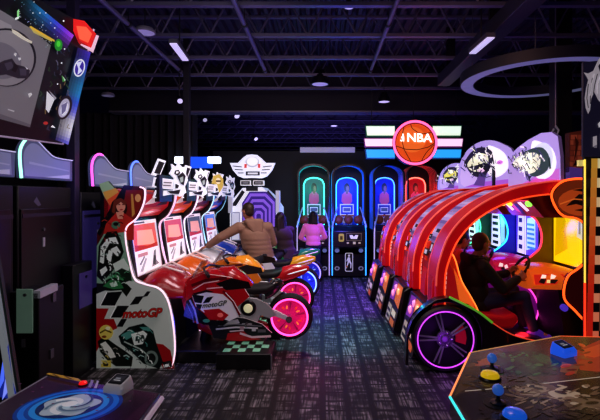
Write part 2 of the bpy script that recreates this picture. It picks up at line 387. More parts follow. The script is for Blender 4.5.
# ================================================================== motorcycle games (row on the left)
def q(px, py): return ((px - 322) / 100, 1.7 - (py - 198) / 100)
SIDE = [q(*p) for p in [(97,368),(97,233),(108,212),(124,185),(145,187)] + cr([(145,190),(144,203),(137,218),(127,227),(126,240),(130,262),(135,279)], 4) + cr([(145,284),(160,289),(169,303),(174,330),(175,352),(172,368)], 4)]
EDGE = [q(*p) for p in cr([(140,187),(145,190),(144,203),(137,218),(127,227),(126,240),(130,262),(135,279),(145,284),(160,289),(169,303),(174,330),(175,352),(172,367)], 4)]
def c85(pts): return [q(85 + x/3.818, 265 + y/3.818) for x, y in pts]
def Q(pts): return [q(*p) for p in pts]
def moto_cab(i, col, hood, screen_top, label, neoncol):
    Y0 = 4.45 + .95*i; pitch = .9
    t = thing('motorcycle_arcade_cabinet', label, 'arcade cabinet', (-2.0, Y0 + pitch/2, 0), 'motorcycle racing cabinets in the row')
    g = MB(); g.xz(SIDE, Y0, Y0+.04)
    sp = g.build('side_panel', M('b9c2be' if i == 0 else '22222a', .35), t)
    fn = lambda a, b: (a, Y0, b)
    if i == 0:
        L = [('b4c0b8', SIDE)]
        L += [('4a1012', Q([(97,233),(108,212),(124,185),(145,187),(144,203),(137,218),(127,227),(127,243),(97,246)])),
              ('0c0a0c', Q([(97,233),(108,212),(124,185),(134,186),(113,214),(100,236)])),
              ('7a1a14', Q([(126,190),(143,190),(142,204),(135,217),(127,225),(122,215)])),
              ('c28b3e', Q([(131,194),(133,194),(135,214),(132,217)])), ('d8a060', Q(ell(138,198,3,4))),
              ('2a120c', Q(ell(119,208,8.5,10))), ('d39070', Q(ell(121,206,4.6,6.2))), ('6b2a18', Q([(114,200),(121,198),(127,202),(126,206),(121,202),(116,206),(115,214),(112,212)])),
              ('b42a22', Q([(106,224),(116,213),(124,213),(134,220),(134,240),(102,240)])), ('d39070', Q([(116,212),(124,212),(123,219),(118,219)])), ('3b1712', Q(rect(118.6,204,120.4,205))), ('3b1712', Q(rect(122.4,204,124,205))), ('b03a34', Q(ell(121.5,209.6,1.6,.7)))]
        # racer leaning on a bike, black and white on pale green
        L += [('7fa58c', Q([(97,246),(104,234),(126,232),(131,262),(135,280),(124,286),(97,288)])),
              ('10120f', Q([(99,246),(107,232),(117,231),(121,240),(124,252),(119,263),(112,272),(103,282),(97,276)])),
              ('dfe8e0', Q([(101,247),(108,238),(116,237),(119,244),(110,243),(105,252),(104,264),(100,262)])),
              ('dfe8e0', Q([(109,250),(117,246),(121,252),(118,257),(113,252),(111,262),(107,259)])),
              ('4f7a5c', Q(ell(116,225,4.5,4))), ('10120f', Q(ell(116,224,2.6,1.8))), ('c9d8cc', Q([(113,264),(124,258),(130,268),(126,275),(116,272)])),
              ('17251b', Q([(112,274),(122,268),(131,272),(132,281),(120,284),(110,284)])), ('3d8a55', Q([(106,280),(116,274),(124,279),(122,286),(108,286)])),
              ('dfe8e0', Q([(100,270),(106,266),(108,270),(102,276)])), ('10120f', Q([(97,283),(110,284),(108,292),(97,296)]))]
        L += [('c4cdc6', c85([(45,110),(170,60),(260,75),(300,110),(322,200),(338,310),(342,395),(45,395)])),
              ('9c1116', c85([(45,165),(92,165),(75,205),(112,205),(125,240),(85,260),(45,330)])),
              ('0f0f12', c85([(85,104),(145,100),(115,155),(60,155)])), ('0f0f12', c85([(125,155),(170,155),(140,200),(100,200)])),
              ('0f0f12', c85([(195,120),(226,118),(205,148),(172,152)])), ('0f0f12', c85([(238,100),(252,100),(240,118),(222,122)])),
              ('0f0f12', c85([(140,205),(162,205),(145,235),(122,235)])),
              ('f0f2f0', c85(stroke([(85,104),(60,155),(120,156),(98,201)], 4))),
              ('10160f', c85([(60,95),(75,60),(110,45),(150,60),(180,90),(160,120),(140,95),(100,98)])), ('2e7a45', c85([(70,80),(100,55),(135,62),(150,88),(110,92)])), ('bcd6c2', c85([(95,70),(120,60),(128,78),(104,84)])),
              ('9c1116', c85([(240,292),(300,302),(328,325),(343,395),(300,395),(275,330)])),
              ('11150f', c85([(50,290),(75,270),(115,300),(160,330),(185,350),(180,385),(120,385),(85,360),(60,330)])),
              ('dadcd4', c85([(60,300),(80,290),(105,320),(120,350),(100,355),(75,330)])),
              ('0c1514', c85([(130,270),(170,235),(225,222),(262,250),(275,300),(300,370),(285,395),(225,375),(180,330),(140,300)])),
              ('4d8f86', c85([(140,265),(180,245),(200,262),(160,285)])), ('dfe6e0', c85([(178,262),(225,250),(240,262),(222,300),(190,305)])),
              ('17302d', c85([(196,272),(206,268),(203,282),(212,280),(210,296),(204,296),(204,288),(194,290)])), ('17302d', c85(ell(222,280,8,12))), ('dfe6e0', c85(ell(222,284,4,5))),
              ('4d8f86', c85([(210,235),(245,235),(255,250),(225,248)])), ('a8b8b0', c85(stroke([(150,290),(215,320),(250,350)], 5))), ('6e7f78', c85(ell(255,355,26,30))), ('0c1110', c85(ell(255,355,17,20))),
              ('d9c65e', c85(ell(83,255,27,28))), ('5b4a12', c85(stroke([(60,258),(80,246),(104,256)], 6))), ('f3ecc0', c85(ell(90,240,9,7))), ('7c3b18', c85(ell(76,272,9,5))),
              ('cdbb4c', c85(rect(64,362,102,388))), ('2b250c', c85([(70,368),(83,376),(96,368),(92,384),(74,384)])),
              ('0f0f12', c85([(298,368),(330,362),(336,386),(304,393)]))]
        rn = random.Random(11)
        def sprinkle(n, x0, x1, y0, y1, cols, ln, w_):
            for _ in range(n):
                x, y = rn.uniform(x0, x1), rn.uniform(y0, y1); an = rn.uniform(-.6, 1.2); l_ = rn.uniform(.4, 1)*ln
                L.append((rn.choice(cols), Q(stroke([(x, y), (x+l_*math.cos(an)*.5, y+l_*math.sin(an)*.6), (x+l_*math.cos(an+.5), y+l_*math.sin(an+.5))], rn.uniform(.4, 1)*w_))))
        sprinkle(34, 100, 120, 238, 276, ['10120f','dfe8e0','8aa898','2a3a30'], 5, 1.3)
        sprinkle(20, 104, 128, 272, 284, ['1d5a34','6ab88a','10120f','cfe8d8'], 5, 1.2)
        sprinkle(40, 122, 152, 328, 364, ['0c1514','a8c8c0','4d8f86','e8eee8','1f3a36','0c1514'], 6, 1.2)
        sprinkle(16, 102, 120, 342, 364, ['11150f','dadcd4','8a8a80','d9c65e'], 5, 1.4)
        sprinkle(14, 100, 128, 214, 238, ['8a1a18','d03a2c','3a0a0c'], 6, 1.4)
        art('side_artwork', sp, fn, L, .16, .3, nrm=(0,-1,0), lift=.0003)
        a = q(85+222/3.818, 265+181/3.818)
        text('lettering', sp, 'motoGP', .118, (a[0], Y0-.046, a[1]), (1,0,.04), (0,0,1), M('140808', .5), .3, sx=.93, bold=.06)
        text('lettering', sp, 'motoGP', .118, (a[0], Y0-.049, a[1]), (1,0,.04), (0,0,1), M('b01a14', .4, 0, .2), .3, sx=.93, bold=.028)
        a = q(85+317/3.818, 265+378/3.818)
        text('lettering', sp, '18K', .04, (a[0], Y0-.049, a[1]), (1,0,.2), (-.2,0,1), M('e8e8e8', .4, 0, .3))
        w_ = [q(*p) for p in [(98,184),(107,181),(121,196),(111,209),(103,196)]]
        wp = MB().xz(w_, Y0+.02, Y0+.05).build('wing_panel', M('3d4a42'), t)
        art('wing_artwork', wp, lambda a, b: (a, Y0+.02, b), [('8fae7e', w_), ('c5923c', Q([(102,192),(115,188),(121,196),(111,209),(104,197)])), ('c84d24', Q([(106,200),(118,192),(121,196),(111,209)]))], .25, nrm=(0,-1,0))
    else:
        L = [('1c1c22', SIDE), (col, Q([(97,233),(108,212),(124,185),(145,187),(144,203),(137,218),(127,227),(127,243),(97,246)])), ('c9cfcc', Q([(97,300),(135,282),(160,289),(174,330),(172,368),(97,368)]))]
        art('side_artwork', sp, fn, L, .1, nrm=(0,-1,0))
    MB().tube([(x, Y0-.005, z) for x, z in EDGE], .008, 6).build('edge_glow', neon(neoncol, 1.3), t)
    MB().xz(SIDE, Y0+pitch-.04, Y0+pitch).build('side_panel', M('22222a', .35), t)
    MB().tube([(x, Y0+pitch, z) for x, z in EDGE], .007, 6).build('edge_glow', neon(neoncol, 1.0), t)
    y0, y1 = Y0+.045, Y0+pitch-.045
    MB().box(-2.24, y0, .02, -2.16, y1, 1.78).build('back_panel', BLACK, t)
    g = MB(); g.xz([(-2.16,.8),(-1.9,.8),(-1.88,.86),(-1.97,1.5),(-2.16,1.5)], y0, y1)
    mon = g.build('monitor', DARK, t)
    sf = lambda a, b: (-1.883 - .084*b, y0 + .035 + a*(y1-y0-.07), .875 + .6*b)
    n = Vector((1,0,.14)).normalized()
    sl = [('101014', rect(0,0,1,1)), ('cfc6d6', rect(.03,.03,.97,.97)), (screen_top, rect(.05,.45,.9,.9)), ('e9a79a', [(.15,.55),(.8,.5),(.75,.78),(.2,.8)]), ('b9332c', [(.05,.45),(.9,.45),(.9,.53),(.5,.5),(.05,.56)]),
          ('f4e6ea', rect(.05,.9,.95,.96)), ('5a4a60', rect(.1,.915,.5,.945)), ('efe9f2', rect(.05,.06,.9,.44)),
          ('7d7a86', [(.55,.1),(.7,.38),(.78,.4),(.75,.2),(.85,.12)]), ('3a3a44', [(.6,.14),(.68,.3),(.74,.28),(.7,.12)]), ('a9a4b4', [(.1,.1),(.35,.3),(.4,.28),(.2,.08)]), ('c08a98', rect(.1,.34,.45,.4)), ('8a8794', [(.1,.22),(.3,.34),(.34,.32),(.16,.2)])]
    art('display', mon, sf, sl, .62, .2, nrm=n)
    # coloured header over the screen
    hd = MB().xz([(-2.2,1.5),(-1.95,1.5),(-1.84,1.6),(-1.80,1.74),(-2.2,1.8)], y0, y1).build('header', M(hood, .3, 0, .3, hood), t)
    hf = lambda a, b: (-1.84+.04*b, y0 + a*(y1-y0), 1.6 + .14*b)
    art('header_artwork', hd, hf, [(hood, rect(0,0,1,1)), ('f0d8d8', [(.1,.2),(.4,.3),(.9,.8),(.3,.7)]), ('30141c', [(.5,.1),(.9,.2),(.95,.6),(.7,.45)])], .45, nrm=(1,0,-.25))
    uf = lambda a, b: (-1.95+.11*b, y0 + a*(y1-y0), 1.5+.1*b)
    art('header_underside', hd, uf, [(hood, rect(0,0,1,1)), ('e06a80', [(.1,.3),(.5,.1),(.9,.6),(.5,.8)]), ('ffe3e8', [(.3,.4),(.5,.3),(.65,.55),(.45,.6)])], .5, nrm=(1,0,-1))
    # marquee of slanted chequer blocks and a crouched rider
    Yc = Y0 + .46; mx = -1.68
    mf = lambda x, y: (mx + (x-515)/150*.2, Yc + (x-515)/150*.55, 1.70 + (335-y)/190*.42)
    blocks = [[(470,145),(500,152),(474,232),(444,226)], [(455,236),(482,240),(472,288),(448,282)], [(462,292),(486,296),(474,338),(450,334)], [(484,238),(532,242),(528,292),(476,288)]]
    rider = [(536,234),(516,214),(528,188),(524,164),(546,178),(552,152),(572,176),(594,168),(588,208),(598,240),(584,276),(590,306),(562,328),(530,316),(488,324),(490,299),(534,296),(537,262)]
    g = MB()
    for b_ in blocks + [rider]:
        g.prism(b_, (0, .014), lambda a, b, s: Vector(mf(a, b)) - Vector((s, 0, 0)))
    mq = g.build('marquee', M('dfe3ea', .4, 0, .55, 'd5dcee'), t, smooth=False)
    def shrink(p, k):
        cx = sum(a for a, b in p)/len(p); cy = sum(b for a, b in p)/len(p); return [(cx+(a-cx)*k, cy+(b-cy)*k) for a, b in p]
    L = [('0b0b10', shrink(b_, .74)) for b_ in blocks[:3]] + [('dcdfe6', shrink(blocks[3], .8)), ('6a6a74', rect(488,256,522,262)), ('6a6a74', rect(486,270,518,276))]
    L += [('14151b', [(532,212),(536,196),(552,190),(560,206),(548,222)]), ('eef0f4', [(540,200),(552,198),(550,208),(540,212)]),
          ('14151b', [(545,225),(570,200),(584,220),(575,270),(560,260)]), ('9fb3b0', [(556,232),(572,222),(572,250),(560,256)]), ('14151b', [(500,300),(530,298),(560,290),(552,316),(515,312)]), ('14151b', [(536,262),(552,270),(548,286),(536,286)])]
    if i == 2: L += [('c9b54a', [(505,235),(520,180),(560,165),(590,200),(590,250),(560,300),(545,240)]), ('f2ecc2', ell(552,215,18,22)), ('6b5c1c', [(535,210),(570,208),(570,222),(536,224)])]
    art('marquee_artwork', mq, mf, L, .35, nrm=(.94,-.34,0))
    MB().box(mx-.09, Yc-.2, 1.66, mx-.04, Yc+.2, 1.95).build('marquee_bracket', BLACK, t)
    # lower front with a lit speaker
    MB().box(-2.16, y0, 0.02, -1.62, y1, .66).build('pedestal', BLACK, t, bevel=.01)
    MB().box(-2.24, Y0, 0, -1.5, Y0+pitch, .04).build('base', BLACKM, t)
    MB().tube([(-1.615, Y0+.12, z/10) for z in range(1, 7)], .012, 6).build('strip_lamp', neon('3a48ff' if i == 0 else neoncol, 1.6), t)
    # moulded control hood in front of the screen
    g = MB(); rr = []
    for k in range(9):
        u = k/8; x = -1.9 + .46*u; hgt = .16 + .12*math.sin(PI*min(1, u*1.15)); wd = .39 - .1*u
        rr.append([(x, Y0+.45 + wd*math.cos(a)*abs(math.cos(a))**-.35 if abs(math.cos(a)) > 1e-6 else Y0+.45, .68 + (hgt if math.sin(a) > 0 else .05)*math.sin(a)) for a in [2*PI*j/20+.01 for j in range(20)]])
    g.loft(rr); hd = g.build('control_hood', M(col, .25, 0, .1, col, coat=.5), t)
    for s in (-.16, .16): MB().tube([(-1.88, Y0+.45+s, .9), (-1.7, Y0+.45+s*.9, .975), (-1.5, Y0+.45+s*.6, .9)], .012, 5).build('stripe', M('e9dede', .4, 0, .2), hd)
    return t
CABS = [('a01420', 'b01c28', 'd8574c', 'motorcycle game cabinet nearest the camera, with the big painted racer side panel', 'f3c9dc'),
        ('d86a1c', 'd8501c', 'c8506a', 'second motorcycle game cabinet, orange header and hood, behind the painted side panel', 'd9b0d8'),
        ('c9d2dc', '6a1420', '4a5a62', 'third motorcycle game cabinet, with the yellowish helmet marquee', 'dfe8f2'),
        ('2a4fc0', '1f3fb0', '3f78d8', 'farthest motorcycle game cabinet, blue, beside the white winged game', '8fd0f0')]
for i, a in enumerate(CABS): moto_cab(i, *a)

def r93(pts): return [((x-322)/93.7, 1.7-(y-198)/93.7) for x, y in pts]
def superring(x, yc, w, z0, z1, p=3.2, n=20):
    out = []
    for k in range(n):
        a = 2*PI*k/n; c, s = math.cos(a), math.sin(a)
        out.append((x, yc + w*math.copysign(abs(c)**(2/p), c), (z0+z1)/2 + (z1-z0)/2*math.copysign(abs(s)**(2/p), s)))
    return out
def bike(i, c1, c2, tailc, wheelc, wneon, label):
    Yc = 4.93 + .95*i; dx = (0, .0, .07, .13)[i]
    t = thing('arcade_motorcycle', label, 'motorcycle', (-.9+dx, Yc, 0), 'ride-on motorcycles in front of the cabinets')
    X = lambda x: x + dx
    red = M(c1, .22, 0, .06, c1, coat=.6); wh = M(c2, .3, 0, .06, c2, coat=.4); tl = M(tailc, .25, 0, .12, tailc, coat=.5)
    # base the ride rocks on
    b = MB().box(X(-1.5), Yc-.36, 0, X(-.62), Yc+.34, .13).build('ride_base', BLACK, t, bevel=.015)
    st = MB().box(X(-1.05), Yc-.53, .0, X(-.5), Yc-.1, .155).build('step_plate', M('0e0e12', .5), t, bevel=.008)
    lay = [('0c1210', rect(0,0,1,1))]
    for r_ in range(3):
        for c_ in range(6):
            x, y = .06 + .15*c_, .12 + .27*r_
            if (r_ + c_) % 2 == 0: lay.append(('7fc9a4', [(x,y),(x+.15,y),(x+.15,y+.27),(x,y+.27)]))
    art('chequer_tread', st, lambda a, b_: (X(-1.03+.5*a), Yc-.51+.38*b_, .155), lay, .12, nrm=(0,0,1))
    MB().tube([(X(-.5), Yc-.535, z) for z in (.01, .15)], .008, 6).build('step_edge', M('b9bcc4', .3, .6), st)
    MB().tube([(X(-1.3), Yc, .1), (X(-1.25), Yc, .35)], .06, 12).build('pedestal', BLACK, t); MB().tube([(X(-.85), Yc, .1), (X(-.85), Yc, .3)], .05, 12).build('pedestal', BLACK, t)
    # bodywork
    g = MB(); g.loft([superring(X(x), Yc, w, a, b_) for x, w, a, b_ in [(-1.5,.04,.64,.72),(-1.46,.1,.54,.8),(-1.38,.16,.44,.87),(-1.22,.19,.34,.93),(-1.02,.18,.36,.9),(-.9,.13,.42,.8)]])
    fair = g.build('fairing', red, t)
    prof = [(182,296),(190,280),(204,273),(232,277),(245,288),(250,296),(238,306),(232,314),(212,320),(196,322),(186,312)]
    for s in (-1, 1):
        yy = Yc + s*.2
        g = MB(); g.xz([(X(a), b_) for a, b_ in r93(prof)], yy-.015, yy+.015)
        sp = g.build('side_fairing', wh, fair, bevel=.006)
        if s < 0:
            R = lambda p: [(X(a), b_) for a, b_ in r93(p)]
            K = lambda p: R([(170 + x/4, 240 + y/4) for x, y in p])
            L = [(c1, R(prof)), ('14090c', K([(185,172),(250,150),(318,165),(326,190),(228,198)])), ('5a0810', K(stroke([(90,180),(150,158),(230,150)], 12))), ('e6b8b8', K(stroke([(96,196),(140,170),(200,160)], 4))), ('e6b8b8', K(stroke([(150,192),(215,186)], 4))), ('2c0a10', K([(95,210),(150,196),(180,204),(110,222)])),  # pale strokes are highlights painted on the red
                 (c2, K([(92,220),(150,206),(215,214),(250,245),(280,302),(240,320),(205,308),(190,280),(140,286),(108,262)])), ('121216', K([(92,214),(140,220),(130,250),(103,246)])), ('121216', K([(152,226),(178,222),(160,246),(134,250)])), ('121216', K([(108,252),(134,254),(126,274),(112,268)])),
                 (c1, K([(138,276),(200,270),(238,296),(216,318),(160,312)])), ('ff7a6a', K(ell(205,296,12,9))), ('0c0c10', K([(104,262),(140,290),(160,314),(238,322),(216,338),(140,334),(60,300),(70,240),(92,224)])), ('8a88a8', K(stroke([(84,236),(104,276),(116,330)], 7))), ('4a4a6a', K(stroke([(72,250),(92,290),(100,326)], 5))), ('3f8a6a', K(ell(150,318,14,7))),
                 ('6a0a12', K(stroke([(216,200),(250,232),(282,296)], 9))), ('f2dede', K(stroke([(226,206),(258,240),(286,290)], 3)))]
            art('fairing_artwork', sp, lambda a, b_: (a, yy-.015, b_), L, .13, .25, nrm=(0,-1,0))
            if i == 0:
                a, b_ = r93([(215,303.5)])[0]
                text('lettering', sp, 'motoGP', .074, (X(a), yy-.026, b_), (1,0,.12), (0,0,1), M('1b1014', .4), .25, sx=1.0)
    g = MB(); g.loft([superring(X(x), Yc, w, a, b_) for x, w, a, b_ in [(-1.35,.1,.26,.4),(-1.2,.16,.2,.42),(-.9,.16,.185,.36),(-.66,.1,.2,.33),(-.58,.04,.24,.3)]])
    bf = g.build('belly_fairing', red, t)
    R = lambda p: [(X(a), b_) for a, b_ in r93(p)]
    bp_px = [(208,323),(230,317),(244,318),(262,324),(272,333),(264,339),(240,341),(214,338)]
    bp = R(bp_px)
    bpo = MB().xz(bp, Yc-.185, Yc-.165).build('side_fairing', wh, bf)
    art('fairing_artwork', bpo, lambda a, b_: (a, Yc-.185, b_), [('17171c', R(bp_px)), (c1, R([(228,333),(244,331),(250,337),(262,339),(240,341),(226,340)])), ('d8b8c0', R(stroke([(240,333),(252,337),(271,336)], 2.2))), ('b8b4bc', R([(222,322),(238,319),(240,323),(224,326)])), ('8a888e', R(rect(242,323,252,325))), ('c8c4c8', R(stroke([(216,329),(236,327),(258,328)], 1.6))), ('6e6c74', R(stroke([(218,325.5),(236,324),(262,326)], 1.0))), ('b8b4bc', R(rect(252,327,256,331))), ('a08088', R(rect(240,326,244,331))), ('d8c0c4', R(stroke([(230,331),(244,330)], 1.0))), ('5a585f', R(rect(258,329,266,332)))], .12, nrm=(0,-1,0))
    g = MB(); g.loft([superring(X(x), Yc, w, a, b_, 2.4) for x, w, a, b_ in [(-1.22,.07,.72,.82),(-1.12,.13,.7,.94),(-.98,.15,.68,.95),(-.85,.12,.68,.86),(-.76,.07,.68,.76)]])
    g.build('fuel_tank', red if i != 1 else M('e0982a', .25, 0, .12, coat=.5), t)
    g = MB(); g.loft([superring(X(x), Yc, w, a, b_, 2.6) for x, w, a, b_ in [(-.86,.1,.66,.74),(-.75,.13,.64,.745),(-.6,.13,.65,.76),(-.52,.1,.68,.79)]])
    g.build('seat', M('101014', .6), t)
    g = MB(); g.loft([superring(X(x if i else -.62+(x+.62)*.42), Yc, w, a, b_ if i else b_-.02, 2.6) for x, w, a, b_ in [(-.62,.1,.58,.74),(-.5,.115,.6,.8),(-.36,.095,.64,.83),(-.24,.06,.69,.82),(-.17,.025,.74,.8)]])
    tail = g.build('tail', tl, t)
    if i: MB().tube([(X(-.56), Yc-.1, .68), (X(-.36), Yc-.1, .73), (X(-.2), Yc-.055, .77)], .008, 5).build('stripe', M('e8e0e8', .4, 0, .3), tail)
    # engine and frame
    g = MB(); g.box(X(-1.05), Yc-.14, .36, X(-.68), Yc+.14, .62); g.build('engine', M('1b1b20', .4, .5), t, bevel=.02)
    cc = Vector((X(-.79), Yc-.145, .52))
    cv = MB().lathe([(.085,0),(.085,-.02),(.075,-.03),(.05,-.03)], cc, 'y', 28).build('clutch_cover', M('26262c', .35, .6), t)
    MB().lathe([(.05,-.028),(.042,-.04),(.02,-.045),(0,-.045)], cc, 'y', 24).build('cover_disc', M('d9d8b8', .4, 0, .45, 'd6d6a8'), cv)
    g = MB(); P_ = R([(170+x/4, 240+y/4) for x, y in [(226,202),(262,190),(300,232),(345,236),(388,258),(425,300),(398,318),(360,304),(350,330),(296,340),(262,282),(246,240)]])
    g.xz(P_, Yc-.15, Yc-.12); g.build('frame_spar', M('a2a4a8', .4, .4, .10), t, bevel=.006); MB().xz(P_, Yc+.12, Yc+.15).build('frame_spar', M('a2a4a8', .4, .4, .10), t, bevel=.006)
    for s in (-1, 1):
        g = MB(); g.loft([[(X(-.75), Yc+s*.1, .46), (X(-.75), Yc+s*.13, .46), (X(-.75), Yc+s*.13, .54), (X(-.75), Yc+s*.1, .54)],
                [(X(-.5), Yc+s*.1, .42), (X(-.5), Yc+s*.13, .42), (X(-.5), Yc+s*.13, .49), (X(-.5), Yc+s*.1, .49)],
                [(X(-.34), Yc+s*.1, .365), (X(-.34), Yc+s*.13, .365), (X(-.34), Yc+s*.13, .405), (X(-.34), Yc+s*.1, .405)]])
        g.build('swingarm', M('c4bcca', .35, .4, .16), t, bevel=.006)  # slight emission brightens the silver
    g = MB(); g.tube([(X(-.85), Yc+.15, .3), (X(-.65), Yc+.17, .42), (X(-.42), Yc+.16, .6)], [.03,.04,.045], 12)
    g.build('exhaust', M('24242a', .3, .7), t)
    for s in (-1, 1): MB().tube([(X(-.8), Yc+s*.14, .36), (X(-.8), Yc+s*.27, .36)], .016, 8).build('foot_peg', CHROME, t)
    # rear wheel
    c = Vector((X(-.356), Yc, .392))
    wl = MB().lathe([(.19,-.05),(.225,-.06),(.25,-.035),(.256,0),(.25,.035),(.225,.06),(.19,.05),(.19,-.05)], c, 'y', 40).build('wheel', RUBBER, t)
    MB().lathe([(.195,-.02),(.03,-.03),(0,-.03)], c, 'y', 40).build('wheel_disc', M(wheelc, .4, 0, .38, wheelc), wl)
    L = []
    for k in range(5):
        a = k*2*PI/5 + .3
        L += [('ff9a4a' if i < 2 else '9fd0ff', ell(.11*math.cos(a+.3), .11*math.sin(a+.3), .022, .009, 10, a)),
              ('8a0a48' if i < 2 else '1a2490', [(.05*math.cos(a), .05*math.sin(a)), (.17*math.cos(a-.12), .17*math.sin(a-.12)), (.17*math.cos(a+.02), .17*math.sin(a+.02))]),
              ('e84a2a' if i < 2 else '5a7af0', [(.09*math.cos(a+.55), .09*math.sin(a+.55)), (.14*math.cos(a+.6), .14*math.sin(a+.6)), (.13*math.cos(a+.75), .13*math.sin(a+.75))])]
    art('wheel_artwork', wl, lambda a, b_: (c.x+a, Yc-.034, c.z+b_), L, .5, nrm=(0,-1,0))
    MB().tube([(c.x+.197*math.cos(a), Yc-.052, c.z+.197*math.sin(a)) for a in [2*PI*k/40 for k in range(40)]], .011, 6, True).build('neon_ring', neon(wneon, 2.6), wl)
    MB().lathe([(.035,-.15),(.035,-.13),(.015,-.13)], c, 'y', 16).lathe([(.0,-.152),(.03,-.152),(.03,.15),(0,.15)], c, 'y', 16).build('axle', CHROME, wl)
    # controls
    g = MB(); g.tube([(X(-1.2), Yc-.3, .9), (X(-1.28), Yc-.12, .94), (X(-1.28), Yc+.12, .94), (X(-1.2), Yc+.3, .9)], .013, 8)
    hb = g.build('handlebar', M('1a1a1e', .4, .5), t)
    for s in (-1, 1): MB().tube([(X(-1.22), Yc+s*.21, .905), (X(-1.17), Yc+s*.34, .89)], .019, 10).build('grip', RUBBER, hb)
    g = MB(); rr = []
    for k in range(7):
        a = -1.1 + 2.2*k/6; rr.append((X(-1.34-.1*math.cos(a)), Yc+.15*math.sin(a)))
    for j in range(6):
        (xa, ya), (xb, yb) = rr[j], rr[j+1]
        g.quad((xa,ya,.84),(xb,yb,.84),(xb+.1,Yc+(yb-Yc)*.7,1.0),(xa+.1,Yc+(ya-Yc)*.7,1.0))
    g.build('windscreen', M('3a2a44', .1, 0, 0, None, .1, alpha=.6), t)
    return t
bike(0, 'a8101a', 'd9d4d4', '17171c', 'c81870', 'ff4fa8', 'nearest ride-on motorcycle, red and white with a pink glowing rear wheel and black tail')
bike(1, 'd8781c', 'e8c89a', 'b81620', 'c81870', 'ff4fa8', 'second ride-on motorcycle, orange tank and red tail, pink rear wheel')
bike(2, 'c8ccd8', 'd8dce8', 'd8a41c', '2038c8', '7a9cff', 'third ride-on motorcycle, with a yellow tail and blue-lit rear wheel')
bike(3, '1c7a4a', 'c8d8d0', '1f8a55', '2a2ab8', '8a7cff', 'farthest ride-on motorcycle, with a green tail, in front of the woman in pink')
